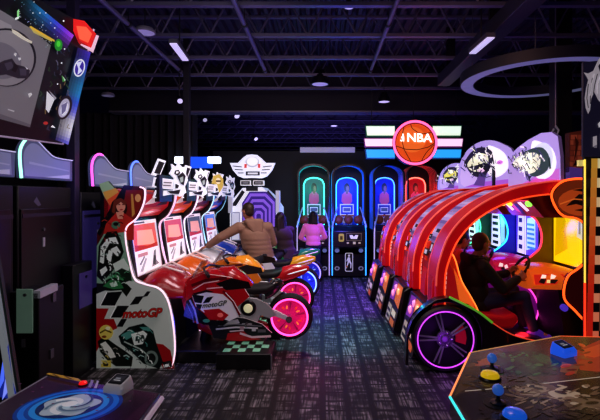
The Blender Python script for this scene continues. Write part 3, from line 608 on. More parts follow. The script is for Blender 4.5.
# ================================================================== racing games (row on the right)
def pq(px, py): return ((px - 322) / 100, 1.7 - (py - 198) / 100)
NEON_EDGE = cr([(2.7,1.885),(2.5,1.89),(2.36,1.85),(2.275,1.74),(2.32,1.60),(2.40,1.52),(2.52,1.495),(2.61,1.43),(2.67,1.27),(2.65,1.11),(2.55,1.01),(2.43,.91),(2.40,.71),(2.52,.57),(2.64,.42),(2.67,.2)], 5)
OUT = cr([(1.18,.6),(1.18,.87),(1.21,1.07),(1.32,1.34),(1.55,1.57),(1.87,1.74),(2.2,1.82),(2.46,1.845)], 5)
INN = cr([(1.23,.6),(1.23,.86),(1.26,1.04),(1.37,1.29),(1.585,1.51),(1.885,1.665),(2.2,1.73),(2.46,1.74)], 5)
def racer(i, label, dx, edge, wallc, scr, dash, dashart, nstr=2.2):
    y0 = 4.45 + .9*i; y1 = y0 + .9
    t = thing('racing_arcade_machine', label, 'racing game', (1.8+dx, y0+.45, 0), 'racing games in the row')
    X = lambda x: x + dx
    RED = M('c00814', .42, 0, .24, 'd00c18'); ORL = neon('ff7a3a', 1.2)  # emission added to brighten the canopy red
    S = lambda pts: [(X(a), b) for a, b in pts]
    # tub
    g = MB(); g.xz(S([(1.02,.06),(1.0,.3),(1.05,.56),(1.15,.62),(1.5,.61),(1.72,.46),(1.8,.33),(2.3,.24),(2.4,.06)]), y0+.1, y1-.06)
    g.build('tub', BLACK, t, bevel=.015)
    g = MB(); g.xz(S([(.93,.05),(1.06,.6),(1.12,.6),(1.05,.05)]), y0+.16, y1-.06)
    tp = g.build('tail_panel', M('141018', .35), t, bevel=.01)
    tf = lambda a, b: (X(.93 + .13*b - .004), y1-.06 - a*(.71), .05 + .55*b)   # a: from the far end towards the camera
    nn = (-1,0,.24)
    art('tail_artwork', tp, tf, [('1a1018', rect(0,0,1,1)), ('8a3bb0', [(.05,.5),(.5,.56),(.5,.98),(.12,.95)]), ('e0762c', [(.5,.56),(.98,.5),(.98,.98),(.5,.98)]), ('f08bb8', ell(.26,.68,.12,.09)), ('f08bb8', ell(.44,.85,.1,.08)), ('ffb070', ell(.68,.82,.13,.09)), ('3a1830', stroke([(.5,.5),(.5,1)], .04)),
                             ('b3a99a', [(.08,.05),(.45,.05),(.45,.42),(.1,.42)]), ('1a1416', rect(.12,.1,.4,.17)), ('1a1416', rect(.12,.24,.4,.31)), ('c96a36', rect(.55,.06,.92,.2)), ('d9c9b0', rect(.55,.26,.92,.4))], .42, nrm=nn)
    for a, b, c in ((.26,.68,'ff9ad0'), (.44,.85,'ff9ad0'), (.7,.82,'ffb27a')):
        p = Vector(tf(a, b)); MB().lathe([(.0,-.03),(.035,-.022),(.045,0)], p, 'x', 16).build('tail_lamp', M(c, .2, 0, .8, c, coat=.5), t)
    # canopy hoop: red beam each side, pale printed shell between
    BO = []
    for k in range(len(OUT)):
        a_, b_ = OUT[max(0,k-1)], OUT[min(len(OUT)-1,k+1)]; dx_, dz_ = b_[0]-a_[0], b_[1]-a_[1]; l_ = math.hypot(dx_, dz_)
        BO.append((OUT[k][0]-dz_/l_*.035, OUT[k][1]+dx_/l_*.035))
    prof = S(BO + INN[::-1])
    bm_ = MB().xz(prof, y0, y0+.36).build('canopy_beam', RED, t, bevel=.014)
    MB().tube([(x, y0-.002, z) for x, z in S(INN)], .008, 6).build('edge_glow', neon('ff5a2a', .9), bm_)  # orange highlight on the inner edge, made as a dim glowing tube
    MB().tube([(x, y0+.006, z) for x, z in S(BO[4:])], .009, 6).build('edge_glow', M('ff6a5a', .3, 0, .45), bm_)  # pinkish edge highlight made as a faintly glowing tube
    fb_ = MB().xz(S(OUT[24:] + INN[24:][::-1]), y0+.42, y1-.06).build('canopy_beam', M('b00814', .42, 0, .14, 'd00c18'), t, bevel=.01)
    MB().xz(S(OUT[:9] + INN[:9][::-1]), y0+.42, y1-.06).build('canopy_beam', M('9a0616', .4, 0, .1, 'd0101c'), t, bevel=.01)
    MB().tube([(x, y0+.358, z) for x, z in S(BO)], .006, 6).build('edge_glow', M('ff6a6a', .3, 0, .3), bm_)  # highlight on the beam's other edge, also a glowing tube
    g = MB(); so = [(x+.03, z-.02) for x, z in S(OUT[8:27])]
    for (xa, za), (xb, zb) in zip(so, so[1:]): g.quad((xa, y0+.36, za), (xb, y0+.36, zb), (xb, y1-.06, zb), (xa, y1-.06, za))
    sh = g.build('canopy_shell', M('a9a0cc', .5, 0, .06, 'b7a8e0'), t, recalc=False)
    so = [(x-.004, z+.004) for x, z in so]
    def shf(a, b):
        u = b*(len(so)-1); k = min(int(u), len(so)-2); f = u-k
        return (so[k][0]*(1-f)+so[k+1][0]*f, y1-.06 - a*.5, so[k][1]*(1-f)+so[k+1][1]*f)
    lay = []
    for k in range(26):
        f0, f1 = k/26, (k+1)/26; c = ['a89cd8','9488c8','7468b0','b0a4e0','c8bcee'][k % 5]
        lay.append((c, rect(.04,f0,.96,f1)))
    for a, b, w_, h_ in ((.1,.04,.4,.1),(.55,.1,.3,.12),(.2,.25,.25,.05),(.6,.33,.3,.04)):
        lay.append(('121218', rect(a,b,a+w_,b+h_))); lay.append(('d2d2e6', rect(a+.08,b+.02,a+w_-.1,b+h_-.02)))
    art('shell_artwork', sh, shf, lay, .3, .7, nrm=(-.6,0,.8), lift=.002)
    # red pillar panel at the rear of the hoop, running down to the tail
    g = MB(); g.xz(S([(1.12,.58),(1.13,.84),(1.18,1.0),(1.2,.6)]), y0+.1, y0+.3); g.build('pillar_panel', M('d8142a', .2, 0, .12, 'e0182a', coat=.7), t, bevel=.015)
    MB().xz(S([(1.14,.58),(1.15,.8),(1.18,.92),(1.2,.6)]), y0+.5, y0+.74).build('pillar_panel', RED, t, bevel=.015)
    # bucket seat
    g = MB(); sb = S([(1.28,.36),(1.22,.75),(1.21,1.1),(1.25,1.17),(1.32,1.1),(1.4,.8),(1.52,.52),(1.56,.36)])
    g.xz(sb, y0+.2, y1-.2); st = g.build('seat_back', M('b3101c', .4, 0, .05), t, bevel=.03)
    bol = S(cr([(1.24,.6),(1.2,.9),(1.23,1.2),(1.36,1.1),(1.44,.85),(1.55,.66),(1.62,.5),(1.56,.4)], 4))
    for yy in (y0+.15, y1-.21):
        sb_ = MB().xz(bol + [(X(1.3),.42)], yy, yy+.06).build('seat_bolster', M('d83418', .35, 0, .4, 'd02c10'), st, bevel=.01)  # bolster given emission to look brighter, no lamp in it
        if yy < y0+.3:
            MB().tube([(x, yy-.004, z) for x, z in bol[6:]], .007, 6).build('edge_glow', neon('ff8a3a', 1.5), sb_)
            for k in range(9): pass
            art('seat_artwork', sb_, lambda a, b: (X(a), yy, b), [('a01018', [(1.24,.62),(1.22,.95),(1.3,1.06),(1.4,.84),(1.5,.62)]), ('f0702a', [(1.36,.98),(1.42,.86),(1.55,.64),(1.6,.5),(1.44,.52),(1.4,.75)])] + [('f4dede', rect(1.235+.003*k,.66+.05*k,1.275+.003*k,.695+.05*k)) for k in range(8)], .6, nrm=(0,-1,0))
    g = MB(); g.xz(S([(1.45,.34),(1.45,.47),(1.6,.5),(1.9,.47),(2.02,.5),(2.05,.42),(1.98,.34)]), y0+.16, y1-.2)
    g.build('seat_cushion', M('c01220', .35, 0, .12, 'c01220'), t, bevel=.03)
    # wall between the seats with its glowing edge
    edge_pts = S(NEON_EDGE)
    prt = edge_pts + S([(2.67,.03),(3.02,.03),(3.02,1.85),(2.85,1.88)])
    sw = MB().xz(prt, y0-.035, y0-.002).build('side_panel', M(wallc, .4, 0, .05, wallc), t)  # wall colour and faint glow carry the screen light falling on it
    MB().tube([(x, y0-.04, z) for x, z in edge_pts], .011, 8).build('neon_edge', neon(edge, nstr), sw)
    if i == 0:
        hdp = S([(2.7,1.88),(2.5,1.885),(2.37,1.845),(2.29,1.74),(2.33,1.61),(2.41,1.53),(2.52,1.505),(2.62,1.45),(2.8,1.45),(3.0,1.5),(3.0,1.84),(2.85,1.875)])
        L = [('6e2a12', hdp), ('b04a1c', S(ell(2.6,1.66,.26,.14))), ('1a0a08', S([(2.42,1.62),(2.55,1.74),(2.7,1.72),(2.58,1.67),(2.66,1.6),(2.52,1.64)])), ('1a0a08', S([(2.48,1.78),(2.62,1.8),(2.78,1.7),(2.66,1.75)])), ('1a0a08', S([(2.5,1.58),(2.62,1.56),(2.72,1.62),(2.6,1.6)])), ('d8702c', S(stroke([(2.36,1.64),(2.5,1.69),(2.62,1.68)], .012)))]
        art('panel_artwork', sw, lambda a, b: (a, y0-.035, b), L, .6, nrm=(0,-1,0))
        low = S([(2.43,.9),(2.55,1.0),(2.65,1.1),(3.0,1.1),(3.0,.05),(2.68,.05),(2.67,.2),(2.64,.42),(2.52,.57),(2.41,.71)])
        art('panel_artwork', sw, lambda a, b: (a, y0-.035, b), [('38070a', low)], .35, nrm=(0,-1,0))
    # monitor
    gd = [((px_-322)/85.6, 1.7-(py_-198)/85.6) for px_, py_ in cr([(520,284),(530,290),(537,303),(537,315),(530,329)], 4)]
    lg = MB().xz(S(gd + [(2.3,.17),(2.28,.7)]), y1-.16, y1-.12).build('leg_guard', M('8a1a9a', .4, 0, .25, 'a01ab0'), t)
    MB().tube([(x, y1-.165, z) for x, z in S(gd)], .009, 6).build('edge_glow', neon('ff4ac8', 1.6), lg)
    mx = X(2.76)
    mo = MB().box(mx, y0+.2, .92, mx+.1, y1-.06, 1.58).build('monitor', BLACK, t, bevel=.01)
    mf = lambda a, b: (mx, y1-.05 - a*.62, .95 + .6*b)
    art('display', mo, mf, scr, .85 if i == 0 else .8, .2, nrm=(-1,0,0))
    MB().box(X(2.8), y0+.04, .03, X(3.0), y1-.05, 1.8).build('back_panel', DARK, t)
    # dashboard and wheel
    g = MB(); rr = []
    for k in range(8):
        u = k/7; x = X(2.2 + .56*u); top = .86 + .12*math.sin(PI*(.25+.6*u)); wd = .26 + .1*math.sin(PI*.5*u)
        rr.append([(x, y0+.47 + wd*math.copysign(abs(math.cos(a))**.7, math.cos(a)), .8 + ((top-.8) if math.sin(a) > 0 else .08)*math.copysign(abs(math.sin(a))**.7, math.sin(a))) for a in [2*PI*j/24+.01 for j in range(24)]])
    da = MB().loft(rr).build('dashboard', M(dash, .3, 0, .5, dash, coat=.4), t)
    df = lambda a, b: (X(2.22 + .5*a), y0+.47 - (.27+.09*a)*(1 - .12*b), .79 + .1*b + .03*a)
    art('dash_artwork', da, df, dashart, .75, nrm=(-.1,-1,.35), lift=.006)
    MB().xz(S([(2.46,.8),(2.56,.04),(2.8,.04),(2.8,.8)]), y0+.2, y1-.12).build('pedestal', M('130a12', .45), t)
    p = Vector((X(2.52), y0+.2, .56)); pl = MB().tube([p + Vector((-.01,-.05,0)), p + Vector((0,0,0))], .035, 16).build('speaker', M('5a4ae0', .4, 0, .35, '6a4aff'), t)
    c = Vector((X(2.2), y0+.47, .93)); d = Vector((-.85,0,.5)).normalized(); u_ = Vector((0,1,0)); v_ = d.cross(u_)
    whl = MB().tube([c + (u_*math.cos(a) + v_*math.sin(a))*.13 for a in [2*PI*k/28 for k in range(28)]], .016, 8, True).build('steering_wheel', M('1a1216', .5), t)
    for a in (0, 2.1, 4.2): MB().tube([c - d*.03, c + (u_*math.cos(a) + v_*math.sin(a))*.125], .011, 6).build('spoke', DARK, whl)
    MB().tube([c - d*.02, c - d*.14], .035, 12).build('steering_column', BLACK, whl)
    # header with small lamps at the front of the canopy
    hd = MB().xz(S([(2.1,1.68),(2.2,1.74),(2.62,1.74),(2.62,1.5),(2.26,1.5)]), y0+.08, y1-.06).build('header', M('5e0812', .3, 0, .06), t)
    hf = lambda a, b: (X(2.1 + .16*b), y1-.08 - a*.74, 1.68 - .18*b)
    art('header_artwork', hd, hf, [('7a0a18', rect(0,0,1,1)), ('e8dce8', [(.08,.15),(.22,.1),(.26,.6),(.14,.7)]), ('c03a48', [(.3,.1),(.5,.2),(.45,.8),(.3,.7)]), ('e8dce8', [(.58,.15),(.72,.1),(.76,.6),(.64,.7)]), ('2a0a10', [(.42,.2),(.55,.2),(.55,.9),(.42,.9)]), ('d8283a', stroke([(0,.03),(1,.03)], .06))], .95, nrm=(-.75,0,-.66))
    for a, cc in ((.04,'ffc83a'), (.3,'ffd84a'), (.93,'8aff5a')):
        p = Vector(hf(a, .2)); MB().ball(p, (.036,.05,.036)).build('header_lamp', neon(cc, 1.6), hd)
    # marquee board
    xn, xf, hh = ((2.40,2.22,.575),(2.34,1.9,.66),(2.12,1.86,.42),(2.16,2.08,.36))[i]
    pa, pb = Vector((xn, y0+.02, 0)), Vector((xf, y1-.05, 0))    # near end, far end
    mk = lambda a, b: pb + (pa-pb)*a + Vector((0,0,1.83 + b*hh))
    shape = [(0,0),(0,.62),(.2,.78),(.42,.9),(.66,.98),(.84,.96),(.95,.86),(.99,.5),(1,0)] if i == 0 else cr([(0,0),(.0,.4),(.12,.72),(.34,.9),(.58,.93),(.8,.82),(.97,.62),(1,.0)], 3)
    g = MB(); n_ = Vector((-(pb.y-pa.y), (pb.x-pa.x), 0)).normalized()
    g.prism(shape, (0, .04), lambda a, b, s: Vector(mk(a, b)) - n_*s)
    mq = g.build('marquee', M('8f7cc8', .35, 0, .1), t, smooth=False)
    lay = [('a494d8', shape)]
    if i == 0:
        lay += [('a58fd0', [(.02,.02),(.02,.55),(.3,.75),(.45,.4),(.3,.03)]), ('b46ac8', [(.2,.01),(.98,.01),(.98,.3),(.6,.2)]), ('eef0fa', cr([(.5,.85),(.68,.8),(.86,.66),(.93,.4),(.86,.2),(.7,.12),(.55,.2),(.48,.5)], 3, True)), ('c8d2ea', ell(.68,.5,.2,.3)),
                ('33454a', cr([(.3,.62),(.5,.72),(.7,.7),(.82,.5),(.78,.28),(.6,.18),(.46,.22),(.42,.4)], 3, True)), ('dfe6d2', cr([(.1,.45),(.22,.6),(.4,.64),(.58,.62),(.66,.48),(.6,.3),(.42,.24),(.3,.34)], 3, True)), ('f6f4e8', cr([(.1,.45),(.2,.54),(.36,.5),(.46,.4),(.34,.36),(.2,.38)], 3, True)),
                ('2f2a4a', stroke([(.24,.68),(.32,.52)], .03)), ('2f2a4a', stroke([(.31,.72),(.37,.55)], .03)), ('4a3f6e', stroke([(.4,.3),(.47,.08)], .035)), ('4a3f6e', stroke([(.36,.34),(.42,.12)], .02)), ('1c2e30', ell(.66,.56,.03,.05)), ('1c2e30', stroke([(.82,.5),(.84,.3)], .03)), ('c84fb0', [(.3,.03),(.7,.08),(.95,.03),(.95,.1),(.6,.14)])]
    else:
        lay += [('b7a4e0', cr([(.05,.1),(.1,.55),(.4,.8),(.5,.4),(.3,.05)], 3, True)), ('efeefa', cr([(.52,.8),(.7,.76),(.85,.6),(.88,.35),(.7,.2),(.55,.3)], 3, True)), ('9a5ac8', [(.1,.02),(.95,.02),(.95,.16),(.4,.12)]),
                ('241f3a', cr([(.14,.55),(.3,.78),(.5,.8),(.64,.66),(.6,.4),(.46,.22),(.26,.28)], 3, True)), ('d9dcc0' if i != 2 else 'e0d85a', cr([(.18,.5),(.34,.68),(.52,.66),(.56,.5),(.44,.34),(.26,.36)], 3, True)), ('15131f', [(.2,.44),(.3,.36),(.44,.4),(.52,.3),(.6,.42),(.5,.5),(.34,.46)]), ('d8b8e0', [(.36,.36),(.44,.3),(.5,.34),(.46,.4)]), ('3a3466', [(.36,.2),(.46,.1),(.52,.24),(.44,.32)]), ('f4f4e8', [(.3,.6),(.4,.72),(.5,.62),(.42,.56)]),
                ('15131f', stroke([(.62,.7),(.66,.45)], .02)), ('15131f', stroke([(.3,.92),(.33,.7)], .02)), ('c878d8', ell(.76,.48,.05,.04)), ('5a3f8a', [(.3,.06),(.5,.04),(.52,.2),(.4,.24)])]
    rnd = random.Random(i+3)
    for k in range(60):
        ca, cb = (.38, .46) if i == 0 else (.4, .52)
        an, r_ = rnd.uniform(0, 2*PI), rnd.uniform(.06, .36); x_, y_ = ca + r_*math.cos(an), cb + r_*.9*math.sin(an)
        lay.append((rnd.choice(['1a1730','2a2448','f4f2fa','e6ecd0','4a4280','15131f']), stroke([(x_, y_), (x_ + rnd.uniform(-.03,.05), y_ + rnd.uniform(-.1,.1)), (x_ + rnd.uniform(-.02,.1), y_ - rnd.uniform(0,.12))], rnd.uniform(.008,.022))))
    art('marquee_artwork', mq, mk, lay, .8, nrm=n_)
    g = MB(); p = (pa+pb)/2; g.box(p.x+.05, p.y-.15, 1.8, p.x+.1, p.y+.15, 2.1); g.build('marquee_bracket', DARK, t)
    if i == 0:
        # the wheel and fender on the camera side
        c = Vector((X(1.2), 4.36, .325))
        wl = MB().lathe([(.27,-.04),(.3,-.05),(.32,-.03),(.325,.03),(.31,.07),(.27,.07),(.27,-.04)], c, 'y', 48).build('wheel', M('0d0a10', .5), t)
        MB().lathe([(.27,.05),(0,.06)], c, 'y', 32).build('hub_plate', M('0a070b', .6), wl)
        MB().tube([(c.x+.272*math.cos(a), c.y-.045, c.z+.272*math.sin(a)) for a in [2*PI*k/48 for k in range(48)]], .0065, 8, True).build('neon_ring', neon('c04ad8', 1.5), wl)
        for k in range(5):
            a = 2*PI*k/5 + PI/2 + .28
            for s in (-.13, .13):
                p0 = c + Vector((.07*math.cos(a+s), -.02, .07*math.sin(a+s))); p1 = c + Vector((.25*math.cos(a+s*.75), -.015, .25*math.sin(a+s*.75)))
                MB().tube([p0, p1], [.011, .008], 6).build('spoke', M('8a8490', .3, .6, .05), wl)
        MB().lathe([(.085,0),(.085,-.025),(.05,-.035),(.045,-.03),(.03,-.04),(0,-.04)], c, 'y', 24).build('hub', M('75707c', .3, .7), wl)
        for k in range(5):
            a = 2*PI*k/5; MB().ball(c + Vector((.065*math.cos(a), -.03, .065*math.sin(a))), .012, 8, 6).build('wheel_nut', CHROME, wl)
        MB().prism([(c.x+.12*math.cos(a), c.z+.12*math.sin(a)) for a in (-.3,0,.3,.6)] + [(c.x+.22*math.cos(a), c.z+.22*math.sin(a)) for a in (.6,.3,0,-.3)], (c.y+.01, c.y+.04), lambda a, b, s: (a, s, b)).build('brake_caliper', M('a8182c', .3, 0, .2, 'c01830'), wl)
        arch = [(c.x + .355*math.cos(a), c.z + .355*math.sin(a)) for a in [PI*(1.0 - k/20) for k in range(21)]]
        body = [(c.x-.355,.06),(c.x-.4,.1)] + S([(.98,.5),(1.06,.66),(1.14,.72),(1.26,.72),(1.5,.6),(1.66,.48),(1.84,.36),(2.05,.3),(2.3,.24),(2.3,.06)]) + [(c.x+.355,.06)] + arch[::-1][1:-1]
        body = [(c.x-.385,.07)] + S([(.83,.36),(.9,.52),(1.02,.65),(1.12,.71),(1.24,.73),(1.5,.6),(1.66,.48),(1.84,.37),(2.05,.31),(2.34,.27),(2.34,.06)]) + [(c.x+.355,.06)] + arch[::-1] + [(c.x-.355,.06)]
        fd = MB().xz(body, 4.34, 4.46).build('fender', M('160f12', .3, coat=.4), t, bevel=.008)
        MB().tube([(x, 4.335, z) for x, z in S(cr([(1.24,.735),(1.5,.605),(1.66,.485)], 5))], .013, 6).build('edge_glow', neon('7adf3a', .3), fd)
        MB().tube([(x, 4.335, z) for x, z in S(cr([(1.66,.485),(1.84,.375),(2.05,.315),(2.34,.275)], 5))], .006, 6).build('edge_glow', neon('ff5a3a', .5), fd)
    return t
yel = [('e8c800', rect(0,0,1,1)), ('f4dc10', rect(.02,.02,.98,.98)), ('d2b400', [(.05,.1),(.5,.3),(.4,.95),(.1,.9)]), ('cfd6b0', [(.78,.55),(.95,.5),(.97,.9),(.85,.95)]), ('8a8a4a', [(.84,.6),(.9,.6),(.9,.85),(.84,.85)])]
city = [('6a4ae0', rect(0,0,1,1)), ('e8e4ff', [(.05,0),(.4,0),(.4,1),(.1,.9)]), ('2a2a6a', rect(.12,.1,.3,.2)), ('2a2a6a', rect(.12,.3,.3,.4)), ('2a2a6a', rect(.12,.5,.3,.6)), ('2a2a6a', rect(.14,.7,.3,.8)), ('bfe8ff', [(.5,.1),(.9,.2),(.9,.85),(.55,.8)])] + [('4a8ae8', rect(.55,.15+.1*k,.88,.2+.1*k)) for k in range(6)] + [('ffffff', rect(.46,0,.5,1))]
road = [('20302a', rect(0,0,1,1)), ('e8f0f4', [(.1,.02),(.7,.02),(.6,.98),(.15,.9)])] + [('1a2430', rect(.2,.08+.16*k,.55,.16+.16*k)) for k in range(6)] + [('9ad8e8', [(.72,.1),(.95,.2),(.95,.9),(.7,.9)])]
d0 = [('e86018', rect(0,0,1,1)), ('f0a020', [(.45,0),(1,0),(1,1),(.6,1)]), ('c02418', [(0,0),(.4,0),(.5,.5),(.3,1),(0,1)]), ('f4ece0', [(.12,.6),(.16,.98),(.24,.9),(.22,.62)]), ('f4ece0', [(.3,.5),(.33,.98),(.42,.8),(.38,.55)]), ('1a0c0c', [(.06,.2),(.16,.05),(.22,.5),(.12,.58)]), ('1a0c0c', [(.26,.1),(.36,.05),(.44,.4),(.3,.45)]), ('e8d890', [(.2,.12),(.27,.1),(.28,.4),(.22,.42)]), ('ffd060', [(.55,.1),(.8,.3),(.98,.2),(.9,.6),(.7,.5)]), ('c02418', stroke([(.5,.9),(.6,.4),(.75,.05)], .04)), ('1a0c0c', stroke([(.5,.2),(.75,.7),(.98,.4)], .03)), ('7a1810', [(.5,.55),(.7,.9),(.6,1)])]
d1 = [('c01858', rect(0,0,1,1)), ('e83a8a', [(.3,.2),(.9,.1),(1,.8),(.5,.9)]), ('f4e6f0', [(.06,.5),(.1,.95),(.18,.8),(.16,.45)]), ('f4e6f0', [(.2,.2),(.28,.3),(.26,.7),(.2,.6)]), ('14060e', [(.1,.1),(.2,.05),(.18,.4),(.12,.38)]), ('3a0a40', [(.4,.3),(.7,.5),(.6,.8)]), ('ff80b0', stroke([(.3,.7),(.6,.8),(.95,.6)], .06)), ('7a0a3a', [(.5,0),(.9,0),(.8,.3)])]
racer(0, 'racing game nearest the camera, with a glowing purple wheel ring and orange neon edge', 0, 'ff5a1e', '2a1210', yel, 'e0641c', d0, 2.0)
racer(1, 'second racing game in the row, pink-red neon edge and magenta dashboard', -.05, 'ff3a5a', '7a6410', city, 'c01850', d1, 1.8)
racer(2, 'third racing game in the row, cyan neon edge and blue-lit inner wall', -.08, '35d8ff', '1428b0', road, '8a1878', d1, 2.0)
racer(3, 'farthest racing game in the row, green neon edge and green-lit inner wall', -.14, '5affb0', '0f7a2c', road, '4a28a0', d1, 1.6)
# ================================================================== hoop games along the partition
def hoop(px0, px1, neonc, backc, litc, label, front):
    Yf = 9.5; x0 = (px0-VX)/F*Yf; x1 = (px1-VX)/F*Yf; w_ = x1-x0; cx = (x0+x1)/2
    t = thing('basketball_hoop_game', label, 'basketball game', (cx, Yf+.5, 0), 'basketball hoop games along the back wall')
    Yb = 10.5
    FR = M('16131f', .35, .2)
    # arched cage
    a_out = [(x0,1.0),(x0,2.2)] + [(cx - w_/2*math.cos(a), 2.2 + .24*math.sin(a)) for a in [PI*k/12 for k in range(1,12)]] + [(x1,2.2),(x1,1.0)]
    a_in = [(cx+(x-cx)*.9, z if z <= 2.2 else 2.2+(z-2.2)*.82) for x, z in a_out]
    g = MB(); g.xz(a_out + a_in[::-1], Yf+.05, Yf+.12); cg = g.build('cage_frame', FR, t)
    for k in range(1, 7):
        y = Yf + .12 + .12*k
        MB().tube([(x, y, z) for x, z in a_out], .008, 5).build('cage_hoop', M(neonc, .4, .2, .06), cg)
    # backboard wall
    g = MB(); g.xz([(cx+(x-cx)*.98, z) for x, z in a_out], Yb-.16, Yb-.1); bw = g.build('backboard', M('0b0a12', .5), t)
    hw = w_*.34; zt = 2.12
    arc = [(cx-hw,1.08),(cx-hw,zt-.12)] + cr([(cx-hw,zt-.12),(cx-hw*.75,zt),(cx,zt+.05),(cx+hw*.75,zt),(cx+hw,zt-.12)], 5)[1:] + [(cx+hw,1.08)]
    sc = (Yb-.3)/Yf
    fn = lambda a, b: (a, Yb-.17, b)
    kx = w_/.77
    lay = [(backc, arc), ('10131c', ell(cx, 1.93, .075*kx, .12)), ('8a5a4a', ell(cx+.02, 1.915, .04*kx, .07)), ('c85a8a', [(cx-.13*kx,1.62),(cx-.12*kx,1.78),(cx-.04*kx,1.85),(cx+.04*kx,1.85),(cx+.12*kx,1.78),(cx+.13*kx,1.62),(cx+.08*kx,1.56),(cx-.08*kx,1.56)]), ('7a4a3a', [(cx-.03*kx,1.86),(cx+.04*kx,1.86),(cx+.02*kx,1.8),(cx-.02*kx,1.8)]),
           ('e8ecff', rect(cx-.17*kx,1.3,cx+.17*kx,1.56)), (backc, rect(cx-.145*kx,1.325,cx+.145*kx,1.535)), ('e8ecff', rect(cx-.1*kx,1.37,cx+.1*kx,1.49)), ('5a6a9a', rect(cx-.085*kx,1.39,cx+.085*kx,1.47)), ('c8b8d8', [(cx-.16*kx,1.26),(cx+.16*kx,1.26),(cx+.09*kx,1.12),(cx-.09*kx,1.12)]), (backc, [(cx-.1*kx,1.24),(cx-.05*kx,1.24),(cx-.05*kx,1.14)]), (backc, [(cx+.02*kx,1.24),(cx+.07*kx,1.24),(cx+.03*kx,1.14)])]
    art('backboard_artwork', bw, fn, lay, litc*.6, nrm=(0,-1,0))
    MB().tube([(x, Yb-.19, z) for x, z in arc], .014, 6).build('neon_arch', neon(neonc, 3.2), bw)
    rim = MB().tube([(cx+.15*math.cos(a), Yb-.34+.15*math.sin(a), 1.3) for a in [2*PI*k/20 for k in range(20)]], .01, 6, True).build('hoop_rim', M('d8601c', .4, .3, .1), t)
    g = MB()
    for k in range(10):
        a = 2*PI*k/10; b = a+.3
        g.tube([(cx+.15*math.cos(a), Yb-.34+.15*math.sin(a), 1.3), (cx+.09*math.cos(b), Yb-.34+.09*math.sin(b), 1.08)], .005, 4)
    g.build('net', M('d0cce0', .6, 0, .1), rim)
    MB().tube([(cx, Yb-.19, 1.3), (cx, Yb-.16, 1.3)], .03, 8).build('rim_bracket', GREY, rim)
    # sloping ball trough and front console
    MB().yz([(Yf,1.02),(Yf,1.1),(Yf+.05,1.12),(Yb-.1,.98),(Yb-.1,.5),(Yf,.5)], x0+.02, x1-.02).build('ball_trough', M('1a1828', .5), t)
    for s, xx in ((-1, x0+.02), (1, x1-.02)):
        MB().tube([(xx+s*.02, Yf-.12, 1.08), (xx - s*.06, Yf-.03, 1.38), (xx - s*.1, Yf+.05, 1.5)], .016, 6).build('guard_rail', M('b8b6c8', .3, .4, .2, neonc), t)
        MB().tube([(xx+s*.015, Yf-.015, .05), (xx+s*.015, Yf-.015, .95), (xx+s*.0, Yf-.06, 1.2)], .012, 6).build('edge_glow', neon(neonc if front != 'plain' else 'b8a8d8', 1.0 if front != 'bright' else 2.2), t)
    co = MB().yz([(Yf,.02),(Yf,.62),(Yf-.14,.66),(Yf-.14,1.0),(Yf-.02,1.1),(Yf+.3,1.1),(Yf+.3,.02)], x0+.02, x1-.02).build('console', M('0e0c16', .35), t, bevel=.012)
    ff = lambda a, b: (a, Yf-.14, b)
    art('console_artwork', co, ff, [('160c12', rect(x0+.04,.68,x1-.04,.98)), ('b09a3a', rrect(cx-.24*kx,.78,cx-.12*kx,.95,.03)), ('4a3a10', rect(cx-.21*kx,.82,cx-.15*kx,.9)), ('7a6a52', rect(cx-.07*kx,.8,cx+.27*kx,.96)), ('120c10', rect(cx-.06*kx,.81,cx+.26*kx,.95)), ('e8dcc0', [(cx+.0*kx,.92),(cx+.07*kx,.92),(cx+.1*kx,.88),(cx+.13*kx,.92),(cx+.2*kx,.92),(cx+.17*kx,.84),(cx+.03*kx,.84)]), ('c8b890', rect(cx-.06*kx,.74,cx-.01*kx,.77)), ('c8b890', rect(cx+.08*kx,.73,cx+.14*kx,.78)), ('c8b890', rect(cx+.2*kx,.74,cx+.25*kx,.77))], .5, nrm=(0,-1,0))
    f2 = lambda a, b: (a, Yf, b)
    em = [('d0ccd8', rrect(cx-.085,.13,cx+.085,.53,.03)), ('0e0c16', rrect(cx-.07,.145,cx+.07,.515,.025)), ('d0ccd8', ell(cx+.0,.47,.022,.026)), ('d0ccd8', [(cx-.02,.44),(cx+.025,.43),(cx+.03,.36),(cx+.055,.3),(cx+.045,.2),(cx+.03,.2),(cx+.03,.29),(cx-.0,.33),(cx-.03,.25),(cx-.055,.19),(cx-.06,.2),(cx-.035,.31),(cx-.02,.38),(cx-.045,.34),(cx-.055,.36)]), ('c86a3a', ell(cx-.048,.24,.016)),
          ('7a88c8', ell(cx-.27*kx,.6-.02,.05,.045)), ('7a88c8', ell(cx+.27*kx,.58,.05,.045)), ('8a88a0', ell(cx-.27*kx,.2,.055,.045)), ('8a88a0', ell(cx+.27*kx,.2,.055,.045)), ('20202c', ell(cx-.27*kx,.2,.03,.025)), ('20202c', ell(cx+.27*kx,.2,.03,.025))]
    art('console_emblem', co, f2, em, .4, nrm=(0,-1,0))
    MB().tube([(x0+.04, Yf-.01, .655), (x1-.04, Yf-.01, .655)], .012, 6).build('trim_light', neon('c04a8a' if neonc != 'ff4a4a' else 'ff4a4a', .8), t)
    # loose balls kept in the trough
    for k, (bx, bz) in enumerate(((-.23,1.18),(.0,1.17),(.23,1.19))):
        tag(MB().ball((cx+bx*kx, Yf+.2, 1.13+.1), .1, 16, 10).build('basketball', M('8a4a2a', .6, 0, .02, 'b85a22')), ('basketball lying %s in the trough of the %s' % (('on the left', 'in the middle', 'on the right')[k], label.split(',')[0])), 'ball', 'basketballs in the hoop games')
    return t
hoop(297, 329.5, '4af0d8', '0c6a62', .45, 'teal hoop game, its arch lit teal, behind the woman in pink', 'plain')
hoop(332, 366, '3a9aff', '0a3ac8', .55, 'blue hoop game, with a white player badge on its front, right of the teal one', 'bright')
